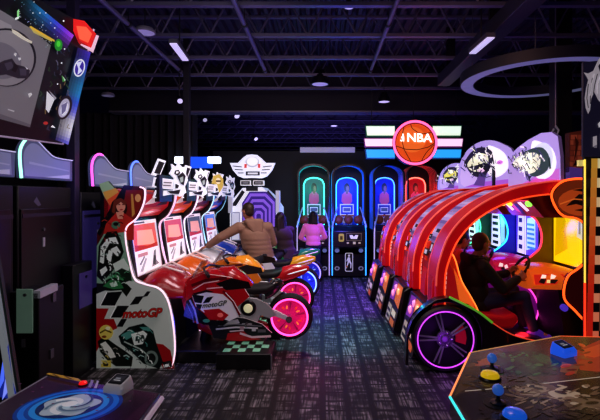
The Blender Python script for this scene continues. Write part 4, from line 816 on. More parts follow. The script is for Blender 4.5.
hoop(374, 405.5, '4a8aff', '0c2ab0', .45, 'blue-violet hoop game, under the left end of the basketball sign', 'plain')
hoop(408, 439, 'ff6a5a', '9a1828', .4, 'red hoop game, its arch lit pink-red, partly behind the racing games', 'plain')

# ------------------------------------------------------------------ basketball sign
Ys = 8.6
t = thing('basketball_sign', 'big lit sign with an orange basketball disc and three striped bars each side', 'sign', P(414, 144, Ys))
c = P(414.5, 143, Ys); k = Ys/F
MB().lathe([(0,.12),(22.5*k,.12),(22.5*k,-.05),(0,-.05)], c, 'y', 48).build('sign_disc', M('3a0a14', .5), t)
dsc = bpy.data.objects[t.name].children[0]
W = 22*k
pts = lambda L: [(c.x + a*W, c.z + b*W) for a, b in L]
lay = [('d8561c', pts(ell(0,0,.86,.86,40))), ('e8702c', pts(ell(-.12,.14,.6,.58,32))), ('3a1408', pts(stroke([(-.84,-.16),(-.4,-.3),(.1,-.32),(.6,-.2),(.85,-.04)], .035))), ('3a1408', pts(stroke([(-.5,.7),(-.62,.2),(-.5,-.3),(-.2,-.84)], .035))), ('3a1408', pts(stroke(cr([(.72,.46),(.3,.4),(-.1,.62),(-.2,.84)],4), .035))), ('3a1408', pts(stroke(cr([(.84,-.1),(.5,-.46),(.3,-.8)],4), .035)))]
art('sign_artwork', dsc, lambda a, b: (a, c.y-.05, b), lay, .75, nrm=(0,-1,0))
MB().tube([(c.x+.96*W*math.cos(a), c.y-.06, c.z+.96*W*math.sin(a)) for a in [2*PI*j/56 for j in range(56)]], 1.2*k, 8, True).build('neon_ring', neon('ff5a8c', 2.4), dsc)
text('lettering', dsc, 'NBA', 11.8*k, (c.x+4.0*k, c.y-.065, c.z+4.4*k), (1,0,-.03), (0,0,1), M('ffffff', .4, 0, 1.5), 0, sx=1.05)
art('player_badge', dsc, lambda a, b: (c.x+(a*.75-4.0)*k, c.y-.058, c.z+b*k), [('ffffff', ell(-10.8,8.2,.9)), ('ffffff', [(-12,7),(-9.6,7.4),(-9,4),(-9.3,1),(-10.2,1),(-10.4,3.6),(-12,1),(-13,1),(-11.6,4.4),(-13.6,4.2)]), ('ffffff', ell(-13.6,2.2,.8))], 1.3, nrm=(0,-1,0))
bars = [('dff5e0', 125.5, 136.5, .95), ('f7d0ee', 138.3, 147, 1.0), ('2fa4ee', 149, 158.5, 1.0)]
for side in (-1, 1):
    for j, (cc, ya, yb, e) in enumerate(bars):
        xo = 413.5 + side*(49.5 - (1.5 if j == 0 else 0 if j == 1 else 1.5)); xi = 413.5 + side*(20 + (0 if j == 1 else -1.5))
        p0, p1, p2, p3 = P(xo, ya, Ys), P(xi, ya, Ys), P(xi, yb, Ys), P(xo + side*(-1.0), yb, Ys)
        pl = [(p.x, p.z) for p in (p0, p1, p2, p3)]
        lb = MB().xz(pl, Ys-.02, Ys+.1).build('light_bar', M(('2f7a4a','a03a9a','1a6ac0')[j], .4, 0, .25), t)
        cx_ = sum(p[0] for p in pl)/4; cz_ = sum(p[1] for p in pl)/4
        inn = [(cx_+(a-cx_)*.965, cz_+(b-cz_)*.84) for a, b in pl]
        art('lit_face', lb, lambda a, b: (a, Ys-.02, b), [(cc, inn)], e, nrm=(0,-1,0))
for px in (372, 414, 457):
    p = P(px, 124, Ys); MB().tube([(p.x, Ys+.06, p.z), (p.x, Ys+.06, 4.36)], .008, 5).build('hanger', DARK, t)
    
# ------------------------------------------------------------------ white winged game with the purple spiral
Yw = 9.0
def w9(px, py): p = P(px, py, Yw); return (p.x, p.z)
def W9(L): return [w9(*p) for p in L]
t = thing('winged_arcade_machine', 'white arched game with a winged crest and a purple spiral screen', 'arcade machine', (P(252, 0, Yw).x, Yw+.45, 0))
bodyp = W9([(230,282.05),(230,208),(233,199),(242,188),(262,187),(272,196),(280,208),(280,282.05)])
bd = MB().xz(bodyp, Yw, Yw+.9).build('body', M('d4d8ea', .4, 0, .55, 'c8cff0'), t, bevel=.02)
oct_ = W9([(243,204),(250,193),(266,193),(275,202),(275,232),(268,240),(250,240),(243,232)])
def oct_s(s): 
    cx = sum(a for a, b in oct_)/8; cz = sum(b for a, b in oct_)/8
    return [(cx+(a-cx)*s, cz+(b-cz)*s) for a, b in oct_]
lay = [('e8ebf8', W9([(230,277),(230,210),(234,199),(243,188),(262,187),(271,196),(279,208),(279,277)])), ('15151f', W9([(231,206),(242,190),(245,192),(236,206)])), ('15151f', W9([(268,190),(279,203),(279,208),(266,194)])), ('15151f', W9(rect(246,187,258,191))), ('8a8ca8', W9(rect(231,212,240,250))), ('c8cbe0', W9(rect(232,213,239,249)))]
lay += [('3a1f8a' if j % 2 == 0 else '8a62e0', oct_s(s)) for j, s in enumerate((1.06, .98, .86, .74, .62, .5, .38, .26, .14))]
art('front_artwork', bd, lambda a, b: (a, Yw, b), lay, .62, nrm=(0,-1,0))
for r_ in ((241,180.5,251,185.5), (253.5,180.5,264,185.5)):
    a, b = w9(r_[0], r_[3]), w9(r_[2], r_[1])
    pb = MB().box(a[0], Yw-.06, a[1], b[0], Yw+.1, b[1]).build('name_plate', M('e8e8f4', .4, 0, .6), t)
    cx_, cz_ = (a[0]+b[0])/2, (a[1]+b[1])/2
    art('plate_face', pb, lambda u, v: (u, Yw-.06, v), [('101018', rect(a[0]+.015,a[1]+.015,b[0]-.015,b[1]-.015)), ('9a9aa8', rect(a[0]+.04,cz_-.012,b[0]-.04,cz_+.012))], .4, nrm=(0,-1,0))
crest = W9([(238,163),(230,163),(233,170),(238,176),(243,178),(262,178),(267,176),(272,170),(275,163),(266,163),(261,158),(257,155),(252,154.5),(247,155),(243,158)])
cr_ = MB().xz(crest, Yw-.02, Yw+.08).build('crest', M('e6e8f6', .4, 0, .9, 'd8dcf6'), t)
lay = [('20202c', W9(stroke([(233,166),(242,167)], .9))), ('20202c', W9(stroke([(235,169.5),(243,170)], .9))), ('20202c', W9(stroke([(238,173),(244,173)], .9))), ('20202c', W9(stroke([(272,166),(263,167)], .9))), ('20202c', W9(stroke([(270,169.5),(262,170)], .9))), ('20202c', W9(stroke([(267,173),(261,173)], .9))), ('b8bccf', W9(ell(252.5,162,7,5.5))), ('f4f5fc', W9(ell(252.5,161.5,5.6,4.4))), ('d04a4a', W9(rect(244.5,164,247,168))), ('d04a4a', W9(rect(258,164,260.5,168))), ('2a2a38', W9(rect(246,171.5,260,175.5))), ('d8daea', W9(rect(248,172.6,258,174.4)))]
art('crest_artwork', cr_, lambda a, b: (a, Yw-.02, b), lay, .75, nrm=(0,-1,0))
MB().box(P(248,0,Yw).x, Yw, w9(0,179)[1]-.12, P(257,0,Yw).x, Yw+.06, w9(0,177)[1]).build('crest_post', DARK, t)
for s, px in ((-1, 231), (1, 278)):
    p = P(px, 200, Yw); MB().box(p.x-.04, Yw-.1, 1.4, p.x+.04, Yw+.1, 1.85).build('side_box', M('c8cbe0', .4, 0, .4), t, bevel=.01)
MB().box(P(232,0,Yw).x, Yw-.25, .62, P(277,0,Yw).x, Yw, .86).build('control_deck', M('2a2438', .4), t, bevel=.02)
# ================================================================== row of games with their backs to us (far left)
def back_cab(Y0, Y1, neonc, label, zt=1.86, mX=-2.42, door='0f0d18'):
    t = thing('arcade_cabinet', label, 'arcade cabinet', (-2.62, (Y0+Y1)/2, 0), 'games on the far left with their backs to the aisle')
    b = MB().box(-2.85, Y0+.01, .0, -2.42, Y1-.01, zt-.06).build('cabinet_body', M('0b0a12', .5), t, bevel=.01)
    g = MB().box(-2.425, Y0+.03, .75, -2.405, Y1-.06, zt-.25); dr = g.build('service_door', M(door, .35, 0, .0 if door == '0f0d18' else .09, '5a4ab8'), t, bevel=.004)
    MB().box(-2.405, Y0+.3, 1.28, -2.398, Y0+.325, 1.36).build('lock_plate', M('b8b4c8', .3, .5, .08), dr)
    MB().lathe([(.014,0),(.014,.012),(0,.012)], (-2.405, Y0+.31, 1.43), 'x', 12).build('lock', GREY, dr)
    MB().box(-2.43, Y0+.04, zt-.32, -2.40, Y1-.04, zt-.29).build('trim_rail', M('2c2842', .4), t)
    lay = [('55536a', [(Y0+.2, zt-.19), (Y0+.24, zt-.15), (Y0+.3, zt-.22), (Y0+.26, zt-.23)]), ]
    art('back_marks', b, lambda a, b_: (-2.42, a, b_), lay, .1, nrm=(1,0,0), lift=.003)
    D = Y1-Y0
    o = cr([(Y0+.02,zt),(Y0+.0,zt+.18),(Y0+.03,zt+.27),(Y0+.14*D,zt+.33),(Y0+.28*D,zt+.325),(Y0+.46*D,zt+.25),(Y0+.62*D,zt+.205),(Y1-.02,zt+.2)], 5)
    mq = MB().yz(o + [(Y1-.02, zt)], mX-.02, mX+.02).build('marquee', M('4d5270', .35, 0, .16, '6a74a8'), t, bevel=.006)
    MB().tube([(mX+.022, y, z) for y, z in o[:20]], .011, 6).build('neon_edge', neon(neonc, 1.9), mq)
    MB().tube([(mX+.022, y, z) for y, z in o[19:]], .005, 6).build('edge_glow', M('c8c8e8', .3, 0, .5), mq)
    o2 = [(Y0+D*.5+(y-Y0-D*.5)*.88, zt+.02+(z-zt)*.82) for y, z in o] + [(Y1-.06, zt+.02)]
    art('marquee_artwork', mq, lambda a, b_: (mX+.02, a, b_), [('7f88ac', o2), ('98a0bd', [(Y0+.15*D,zt+.12),(Y0+.9*D,zt+.09),(Y0+.9*D,zt+.1),(Y0+.15*D,zt+.14)]), ('b4bad2', [(Y0+.4*D,zt+.02),(Y0+.9*D,zt+.02),(Y0+.9*D,zt+.06)])], .22, nrm=(1,0,0))
    return t
back_cab(2.66, 3.5, '7adf6a', 'black game cabinet at the left frame edge, green edge on its marquee')
back_cab(3.53, 4.3, '9affd0', 'black game cabinet with a white-green glowing marquee, left of the purple-lit column')
back_cab(4.46, 5.34, 'ff5ad8', 'game cabinet with a pink glowing marquee, behind the painted side panel', 1.82, -2.33, '35305a')  # violet light on this door put into its paint and faint glow
back_cab(5.37, 6.25, '5a7aff', 'game cabinet with a blue glowing marquee, right of the pink marquee', 1.82, -2.33)
# black kiosk box with a pale green panel
t = thing('ticket_kiosk', 'black ticket box with a pale green front panel and sloping grey top', 'kiosk', (-2.2, 3.45, 0))
MB().box(-2.32, 3.3, 0, -2.1, 3.62, 1.0).build('kiosk_body', M('060609', .5), t, bevel=.008)
MB().loft([[(-2.14,3.3,1.01),(-2.14,3.3,.955),(-2.09,3.3,.955),(-2.09,3.3,1.01)],[(-2.14,3.52,1.025),(-2.14,3.52,.97),(-2.09,3.52,.97),(-2.09,3.52,1.025)]]).build('top_plate', M('a9a6b4', .4, .2, .12), t)
p0, p1 = P(17, 289, 3.295), P(33, 333, 3.295)
pan = MB().box(p0.x, 3.285, p1.z, p1.x, 3.3, p0.z).build('front_panel', M('7fa08e', .35, 0, .16, '7fa08e'), t, bevel=.003)
c = P(25, 295, 3.285); MB().lathe([(.012,0),(.012,-.008),(0,-.008)], c, 'y', 12).build('lock', GREY, pan)
c = P(24, 343, 3.3); MB().box(c.x-.012, 3.288, c.z-.03, c.x+.012, 3.302, c.z+.03).build('coin_plate', M('8a8794', .35, .5), t)
for y, z in ((3.48, .93), (3.45, .5)):
    pl = MB().box(-2.1, y-.02, z-.04, -2.09, y+.02, z+.03).build('lock_plate', M('6d6a78', .35, .5), t)
# grey-purple post box beside it
t = thing('locker_box', 'dark locker with a purple panel between the ticket box and the painted side panel', 'locker', (-2.34, 4.27, 0))
MB().box(-2.395, 4.1, 0, -2.295, 4.44, 1.08).build('locker_body', M('0f0d18', .4), t, bevel=.006)
pn = MB().box(-2.295, 4.2, .65, -2.287, 4.43, .985).build('panel', M('42346e', .4, 0, .1, '5a42b0'), t, bevel=.002)
MB().lathe([(.012,0),(.012,.01),(0,.01)], (-2.287, 4.31, .94), 'x', 12).build('lock', BLACK, pn)

# ------------------------------------------------------------------ big tilted video game at upper left
t = thing('video_arcade_machine', 'tall game at upper left with a big tilted screen and glowing space-print frame', 'arcade machine', (-1.75, 1.9, 0))
Cc = P(93, 29, 2.4) ; Aa = P(-45, -46, 1.62); Dd = P(62, 144, 2.37)
U = Cc - Aa; V = Dd - Cc; Nn = U.cross(V).normalized()
if Nn.x < 0: Nn = -Nn
fr = lambda a, b, s=0: Aa + U*a + V*b - Nn*s            # a along (near to far), b downward
g = MB(); g.loft([[fr(0,0,s),fr(1,0,s),fr(1,1,s),fr(0,1,s)] for s in (0,.09)])
fm = g.build('monitor_frame', M('0d0c18', .3), t, bevel=.008)
uv = {}
def px2ab(px, py):
    d = Vector(((px-VX)/F, 1, -(py-VY)/F)); o = Vector((0,0,H)); tt = (Aa-o).dot(Nn)/d.dot(Nn); p = o + d*tt - Aa
    A_ = Matrix(((U.dot(U), U.dot(V)), (U.dot(V), V.dot(V)))).inverted() @ Vector((p.dot(U), p.dot(V)))
    return (A_[0], A_[1])
T = lambda L: [px2ab(*p) for p in L]
scr = T([(-40,-14),(51,41),(29,127),(-40,108)])
L = [('0a0a14', rect(0,0,1,1))]
# printed top band: deep teal to violet
def ramp(cols, f):
    x = f*(len(cols)-1); j = min(int(x), len(cols)-2); u = x-j
    return tuple((cols[j][n]*(1-u) + cols[j+1][n]*u)/255 for n in range(3))
TOPC = [(8,24,28),(12,44,56),(22,84,120),(30,110,165),(40,110,185),(50,84,200),(90,66,215),(140,62,228),(160,80,230)]
SIDEC = [(70,50,190),(44,48,165),(60,90,190),(26,100,160),(22,130,185),(30,140,205),(50,90,220),(120,120,225),(205,205,228),(225,225,238),(190,190,235),(70,70,225)]
NS = 30
for k in range(NS):
    f0, f1 = k/NS, (k+1)/NS; cc = ramp(TOPC, f0); x0, x1 = 20 + 52*f0, 20 + 52*f1
    for j in range(6):                                        # fades into the dark towards the screen
        w0, w1 = j/6, (j+1)/6; dim = .95*(1-w0)**1.3
        L.append((tuple(v*dim for v in cc), T([(x0-11*w0, -8+44*f0-1+20*w0), (x1-11*w0, -8+44*f1-1+20*w0), (x1-11*w1, -8+44*f1-1+20*w1), (x0-11*w1, -8+44*f0-1+20*w1)])))
for k in range(NS):
    f0, f1 = k/NS, (k+1)/NS; cc = ramp(SIDEC, f0)
    a, b = Vector((89,52)), Vector((65,144)); w0, w1 = 13, 13
    pa, pb = a + (b-a)*f0, a + (b-a)*f1
    for j in range(5):
        u0, u1 = j/5, (j+1)/5; dim = (.5+.5*u0)
        L.append((tuple(v*dim for v in cc), T([(pa.x-w0*(1-u0), pa.y-5*(1-u0)), (pa.x-w0*(1-u1), pa.y-5*(1-u1)), (pb.x-w1*(1-u1), pb.y-5*(1-u1)), (pb.x-w1*(1-u0), pb.y-5*(1-u0))])))
rs = random.Random(5)
for k in range(40):
    f = rs.random(); x, y = 22 + 44*f - rs.uniform(2,14), -6 + 44*f + rs.uniform(2,20); L.append((rs.choice(['e6ecf4','8ac8e8','b8a8f0']), T(ell(x, y, .35, .35, 6))))
for k in range(34):
    x, y = rs.uniform(36, 66), rs.uniform(46, 126)
    if 46 + (y-40)*-.25 < x - 2: L.append((rs.choice(['2a4a2a','3a3a50','5a5a70','1c2c40','6a5a3a']), T(stroke([(x, y), (x+rs.uniform(-2,2), y+rs.uniform(1,4)), (x+rs.uniform(-1,3), y+rs.uniform(3,6))], rs.uniform(.4,1.2)))))
L += [('e3201c', T([(69,18),(80,20),(92,33),(86,50),(75,43),(69,30)])), ('ff6a4a', T([(72,25),(82,26),(88,33),(84,42),(75,38)])), ('b01414', T([(70,30),(75,43),(86,50),(84,45),(76,40)])), ('e8c0d8', T([(87,47),(92,34),(95,35),(89,52),(76,44),(77,43)]))]
L += [('1f8a2a', T(ell(54,44,4,6))), ('4ac83a', T(ell(54,43,2,3))), ('c8a83a', T([(26,25),(50,39),(50,41),(24,26)])), ('8ad08a', T([(12,10),(14,8),(14,18),(12,17)])), ('d8e0e0', T([(10,17),(15,15),(13,18),(10,19)]))]
for sx, sy, r in ((28,12,.6),(35,12,.7),(41,12,.6),(29,1,.5),(46,22,.5),(50,27,.7),(38,24,.5),(59,20,.9),(60,48,.8),(57,62,.8),(53,83,.7)): L.append(('e6ecf4', T(ell(sx,sy,r,r,8))))
L += [('e0e4f0', T(ell(75,67,5.5,9,20,.25))), ('3a2a9a', T(ell(75,67,4.4,7.6,20,.25))), ('d0d4f0', T([(72,62),(78,60),(75,66),(78,70),(73,74),(74,68)])), ('14121c', T(ell(60,106.5,7.2,12.5,24,.3))), ('a4a2b8', T(ell(59.6,107,5.2,9.8,24,.3))), ('cfcde0', T(ell(60,108,3.6,6.8,20,.3))), ('6a6890', T([(57,104),(63,101),(61,110),(57,114)])),
      ('c9c9d2', T([(42,90),(50,98),(44,112),(41,108)])), ('8d8d9a', T([(44,89),(52,97),(50,99)])), ('3a8a3a', T([(57,74),(61,80),(58,81)])), ('b8d8c0', T([(58,75),(60,80),(61,79)])), ('a8302a', T(ell(41,122,2.4,1.6))), ('e8e8f0', T([(48,124),(51,127),(46,126)]))]
art('frame_artwork', fm, lambda a, b: fr(a, b), L, .8, nrm=Nn, lift=.00006)
g = MB(); g.loft([[fr(a, b, s) for a, b in scr] for s in (-.004, .02)])
sc_ = g.build('screen', M('202028', .3), fm)
L = [('85828c', scr), ('a09da6', T([(-40,0),(10,25),(20,60),(-40,80)])), ('6e6b76', T([(-40,100),(29,124),(29,127),(-40,108)])), ('1a1826', T(ell(5,57,30,29,36,.5))), ('94909a', T(ell(4,57.5,28.6,27.6,36,.5))), ('7a7684', T(ell(-2,60,22,18,28,.4))),
     ('2c2838', T([(-10,66),(2,60),(10,58),(14,64),(22,66),(28,70),(26,78),(16,78),(4,74),(-10,76)])), ('4a4458', T([(2,63),(9,61),(12,67),(5,70)])), ('4a4458', T([(17,68),(24,68),(24,75),(18,75)])), ('15121e', T([(12,62),(16,66),(13,72),(9,70)])), ('e8e8f0', T([(12,52),(14,53),(13,56),(11,54)])), ('e8e8f0', T([(15,57),(18,57),(18,59),(16,60)])), ('e8e8f0', T([(22,66),(25,68),(24,69)])), ('f0f0f4', T([(25,93),(28,92),(29,94),(26,97)])), ('e8e4d4', T([(8,28),(14,31),(22,37),(29,41),(28,43),(18,38),(9,32)])), ('d0c47a', T([(26,26),(50,39),(48,41),(30,32)])), ('c8c6ce', T([(4,108),(11,110),(10,111),(4,109)]))]
art('display', sc_, lambda a, b: fr(a, b, -.004), L, .4, nrm=Nn)
MB().tube([fr(1.0, 0, -.005), fr(1.0, 1, -.005), fr(.2, 1, -.005)], .005, 6).build('edge_trim', M('c8b8d8', .3, .3, .25), fm)
# cabinet under it: dark tower with a white slanted edge, mostly outside the frame
a0, a1 = P(-9, 225, 2.2), P(17, 392, 2.2)
g = MB(); g.xz([(a0.x-.03,a0.z),(a1.x-.03,a1.z),(a1.x+.01,.0),(a1.x-.35,0),(a0.x-.4,a0.z)], 2.2, 2.26)
sp = g.build('cabinet_side', M('12121c', .35), t)
g = MB(); g.loft([[(p.x-.04, 2.19, p.z), (p.x-.012, 2.19, p.z), (p.x-.012, 2.215, p.z), (p.x-.04, 2.215, p.z)] for p in (a0, a1, Vector((a1.x+.05, 2.2, .2)))])
g.build('edge_trim', M('b4bcc4', .4, 0, .22), sp)
g = MB(); g.loft([[(p.x-.004, 2.2, p.z), (p.x+.008, 2.2, p.z), (p.x+.008, 2.22, p.z), (p.x-.004, 2.22, p.z)] for p in (a0, a1, Vector((a1.x+.05, 2.2, .2)))])
g.build('edge_trim', M('3a4a48', .4), sp)
lay = [('1c2a8a', [(-1.62,.72),(-1.55,.98),(-1.53,.8),(-1.5,.7)]), ('5a7aff', [(-1.6,.74),(-1.57,.95),(-1.57,.8)]), ('8a9aff', [(-1.58,.7),(-1.55,.9),(-1.54,.76)])]  # blue glow on the cabinet side painted as bright flat shapes
art('side_artwork', sp, lambda a, b: (a, 2.2, b), lay, .8, nrm=(0,-1,0))
MB().box(-2.35, 2.0, .0, -1.85, 2.4, 2.3).build('tower', M('0a0a10', .5), t)
p = (fr(.7,.5,.09) + fr(.7,.5,.09))/2
MB().tube([(-1.95, 2.2, 2.25), (p.x-.05, p.y, p.z)], .05, 8).build('monitor_arm', BLACK, t)

# ------------------------------------------------------------------ control table, lower left
Z1 = .9
def tb(px, py, z=Z1): Y = F*(H-z)/(py-VY); return P(px, py, Y)
c0, c1, c2, c3 = tb(47,376), tb(161,393.5), tb(141,425), tb(-30,425)
c4 = tb(-6,407)
t = thing('arcade_control_table', 'dark purple control deck with a glowing blue disc, lower left corner', 'control table', (-.98, 1.72, 0))
poly = [(c.x, c.y) for c in (c0, c1, Vector((-.64,1.35,0)), Vector((-1.35,1.35,0)), c4)]
tp = MB().xy(poly, Z1-.06, Z1).build('table_top', M('1a0c1c', .3, coat=.4), t, bevel=.006)
MB().tube([(c1.x+.002, c1.y, Z1-.02), (-.635, 1.35, Z1-.02)], .012, 6).build('edge_trim', M('c8b8c8', .35, 0, .25), tp)
MB().tube([(c0.x, c0.y, Z1-.004), (c1.x, c1.y, Z1-.004)], .004, 6).build('edge_trim', M('4a4450', .35), tp)
MB().tube([(c4.x, c4.y, Z1-.002), (c0.x, c0.y, Z1-.002)], .004, 6).build('edge_trim', M('9a94a4', .35, 0, .1), tp)
def TP(L): return [(p.x, p.y) for p in (tb(*q_) for q_ in L)]
cd_ = tb(70, 407)
C = lambda r, k=32: ell(cd_.x, cd_.y, r, r*.86, k)
def swirl(a0, r0, r1, w):
    return stroke([(cd_.x + (r0+(r1-r0)*j/8)*math.cos(a0+j*.28), cd_.y + (r0+(r1-r0)*j/8)*math.sin(a0+j*.28)*.86) for j in range(9)], w)
L = [('3a1634', [(cd_.x+(x-cd_.x)*.97, cd_.y+(y-cd_.y)*.97) for x, y in poly]), ('2a1028', TP([(60,385),(150,398),(120,424),(20,424)]))]
L += [('0a3aa0', C(.19)), ('1a78e8', C(.176)), ('0c4ab0', C(.155)), ('2a9af0', C(.14)), ('0a2a6a', C(.118)), ('b8c8d4', [(cd_.x + (.1+.012*math.sin(5*a))*math.cos(a), cd_.y + (.1+.012*math.sin(5*a))*.86*math.sin(a)) for a in [2*PI*k/40 for k in range(40)]])]
L += [('e8ecf0', swirl(.4,.03,.085,.02)), ('e8ecf0', swirl(2.5,.03,.08,.02)), ('6a8498', swirl(1.5,.02,.085,.012)), ('6a8498', swirl(3.8,.03,.09,.012)), ('32506a', swirl(5.2,.03,.095,.01)), ('f4f6f8', C(.028, 16))]
L += [('c89a2a', TP([(46,377),(49,375.7),(78,381.5),(84,385.5),(60,380.5)])), ('6a4a18', TP([(52,377.5),(54,377.2),(60,380),(57,380)])), ('6a4a18', TP([(64,379.5),(66,379.2),(74,383),(70,382.5)])),
      ('8a8090', TP([(88,391),(91,383.5),(94,384),(91,391.5)])), ('b0a8b0', TP([(94,392),(97,384.5),(99,385),(96.5,392.5)]))]
for k in range(14): 
    px, py = 20 + 11*k % 130, 384 + (k*17 % 30)
    L.append(('6a3460', TP(ell(px, py + 4, 1.6, .5, 8))))
art('deck_artwork', tp, lambda a, b: (a, b, Z1), L, .16, .25, nrm=(0,0,1))
b_ = tb(83, 385); bt = MB().lathe([(.02,0),(.02,.006),(0,.006)], b_, 'z', 20).build('button_collar', M('2a1418', .4), t)
MB().lathe([(.017,.006),(.015,.013),(.008,.017),(0,.018)], b_, 'z', 20).build('button', M('e02020', .3, 0, .7, 'ff2020', coat=.5), bt)
# card reader
def reader(base, yaw, s, body, screenc, e, par, bodye=0.1, be=None):
    r = Matrix.Rotation(yaw, 3, 'Z'); f = lambda x, y, z: base + r @ Vector((x*s, y*s, z*s))
    g = MB(); g.loft([[f(x,y,0) for x,y in rrect(-.06,-.05,.06,.05,.012)], [f(x,y,.03) for x,y in rrect(-.06,-.05,.06,.05,.012)], [f(x, y, .045 + (y+.05)*.28) for x,y in rrect(-.048,-.04,.048,.045,.012)]])
    o = g.build('card_reader', M(body, .35, 0, bodye, be or body, coat=.3), par, bevel=.002)
    sn = (r @ Vector((0,-.27,.96))).normalized()
    art('reader_screen', o, lambda a, b: f(a, b, .045+(b+.05)*.28), [('101014', rrect(-.042,-.034,.042,.04,.008)), (screenc, rect(-.032,-.02,.032,.03)), ('9aa0a8', rect(-.02,.0,.01,.012)), ('d8dce0', rect(-.02,-.012,.02,-.006))], e, nrm=sn)
    return o
reader(tb(115,394) + Vector((0,.03,0)), -.25, .78, 'c4c2ca', '3a3a40', .15, t)
MB().box(-1.2, 1.45, 0, -.75, 1.7, Z1-.06).build('pedestal', BLACKM, t, bevel=.02)
# ------------------------------------------------------------------ control table, lower right
Z1 = .95
a0, a1, a2 = tb(450,396,Z1), tb(470,352.5,Z1), tb(560,336,Z1)
a3 = Vector((1.75, 2.38, 0)); a4 = Vector((2.0, 1.9, 0)); a5 = Vector((1.9, 1.25, 0)); a6 = tb(474,436,Z1)
t = thing('player_control_table', 'angular glowing control table with joysticks and coloured buttons, lower right corner', 'control table', (1.2, 1.8, 0))
poly = [(p.x, p.y) for p in (a0, a1, a2, a3, a4, a5, a6)]
tp = MB().xy(poly, Z1-.08, Z1).build('table_top', M('120c10', .3, coat=.5), t, bevel=.006)
def edge(A, B, c, e): MB().tube([(A.x, A.y, Z1-.004), (B.x, B.y, Z1-.004)], .0055, 6).build('edge_glow', neon(c, e), tp)
edge(a6, a0, '3adcd8', 1.1); edge(a0, a1, 'ff9a5a', 1.0); edge(a1, a2, 'e8b06a', .45); edge(a2, a3, 'ff6a3a', .8)
TR = lambda L: [(p.x, p.y) for p in (tb(x, y, Z1) for x, y in L)]
cx_ = sum(p[0] for p in poly)/7; cy_ = sum(p[1] for p in poly)/7
L = [('4a3424', [(cx_+(x-cx_)*.985, cy_+(y-cy_)*.985) for x, y in poly]), ('5a4028', TR([(470,356),(500,350),(490,375),(455,395)])), ('a0542e', TR([(474,362),(492,356),(500,360),(490,366),(472,366)])),
     ('1c3020', TR(cr([(492,356),(520,350),(545,354),(560,362),(575,372),(540,376),(505,376),(492,368)],3,True))), ('27452b', TR(cr([(510,354),(530,352),(542,360),(530,370),(508,366)],3,True))), ('0f1c14', TR(cr([(500,364),(520,362),(530,372),(505,374)],3,True))), ('38603a', TR(cr([(532,352),(548,356),(552,364),(540,362)],3,True))),
     ('b8422a', TR([(572,352),(600,340),(600,372),(580,370)])), ('d85a30', TR([(582,350),(600,344),(600,356),(586,360)])), ('8a5a3a', TR([(562,362),(580,366),(576,374),(560,372)])),
     ('e0d8c8', TR(stroke([(465,391),(490,389),(520,385),(548,383),(600,377)], .7))), ('2a1c16', TR([(462,393),(500,389.5),(548,384),(600,378),(600,424),(474,424),(454,398)])),
     ('6d5444', TR(cr([(508,389),(530,384),(548,384),(565,392),(580,400),(600,404),(600,412),(570,406),(545,398),(520,396)],3,True))), ('a08a74', TR(cr([(515,388),(535,385),(550,389),(540,393),(522,392)],3,True))), ('c4b098', TR(cr([(548,392),(562,390),(580,393),(575,399),(556,398)],3,True))), ('7d6450', TR(cr([(560,400),(580,398),(600,400),(600,410),(575,410)],3,True))), ('4a3628', TR(cr([(540,400),(560,402),(570,412),(550,414)],3,True))), ('3a2a20', TR(cr([(500,400),(530,400),(545,410),(520,418),(500,412)],3,True))), ('8d7460', TR(stroke([(552,402),(572,404),(600,409)], .8))), ('b49c84', TR(stroke([(520,394),(545,396),(570,402)], .6)))]
rt_ = random.Random(9)
def dabs(n, x0, x1, y0, y1, cols, w_, h_):
    for _ in range(n):
        x, y = rt_.uniform(x0, x1), rt_.uniform(y0, y1)
        L.append((rt_.choice(cols), TR(ell(x, y, rt_.uniform(.4,1)*w_, rt_.uniform(.4,1)*h_, 9, rt_.uniform(-.5,.5)))))
dabs(60, 500, 560, 351, 375, ['1c3020','27452b','38603a','14241a','4a6a44','0f1c14'], 5, 2)
dabs(26, 468, 500, 356, 384, ['5a4028','6a4a30','4a3424','7a5238','3a2a1e'], 6, 1.8)
dabs(24, 560, 598, 345, 374, ['b8422a','8a3a24','d85a30','6a2a1c','a0502e'], 6, 2)
dabs(70, 505, 600, 386, 412, ['6d5444','a08a74','8d7460','4a3628','c4b098','3a2a20','7d6450'], 7, 1.5)
dabs(40, 470, 600, 398, 424, ['2a1c16','3a2820','1c1410','4a382c'], 9, 2)
dabs(30, 465, 540, 376, 389, ['3a2e22','2c241a','4c3c2a','57462e'], 7, 1.4)
art('table_artwork', tp, lambda a, b: (a, b, Z1), L, .3, .2, nrm=(0,0,1), lift=.00001)
def button(px, py, r, c, e):
    p = tb(px, py, Z1); o = MB().lathe([(r*1.18,0),(r*1.18,.006),(r*1.05,.012),(0,.012)], p, 'z', 28).build('button_collar', M('101014', .3), t)
    MB().lathe([(r,.01),(r*.97,.02),(r*.8,.028),(r*.4,.032),(0,.033)], p, 'z', 28).build('button', M(c, .25, 0, e, c, coat=.6), o)
button(490, 379, .038, 'f0c81c', .45); button(514.5, 419, .04, '1f6ae8', .5)
def stick(px, py, zh=.038):
    p = tb(px, py, Z1) ; j = MB().lathe([(.03,0),(.028,.008),(.012,.012),(.007,.02),(.007,zh),(0,zh)], p, 'z', 20).build('joystick', M('14141a', .3), t)
    MB().ball(p + Vector((0,0,zh+.014)), .021, 20, 12).build('knob', M('5a98f0', .15, 0, .3, '3a7af0', .6, coat=1.0), j)
    MB().lathe([(.05,.0),(.05,.003),(0,.003)], p, 'z', 20).build('dust_washer', M('0c0c10', .4), j)
stick(492, 370); stick(498, 404)
reader(tb(568,356,Z1) + Vector((-.01,.02,0)), .45, .8, '2a5ae0', '1c2a5a', .35, t, .55, '2a6aff')  # blue reflection put into the reader's body colour and glow
MB().lathe([(.18,.0),(.18,.05),(.12,.1),(.12,.87)], (1.45,1.75,0), 'z', 24).build('pedestal', BLACKM, t)

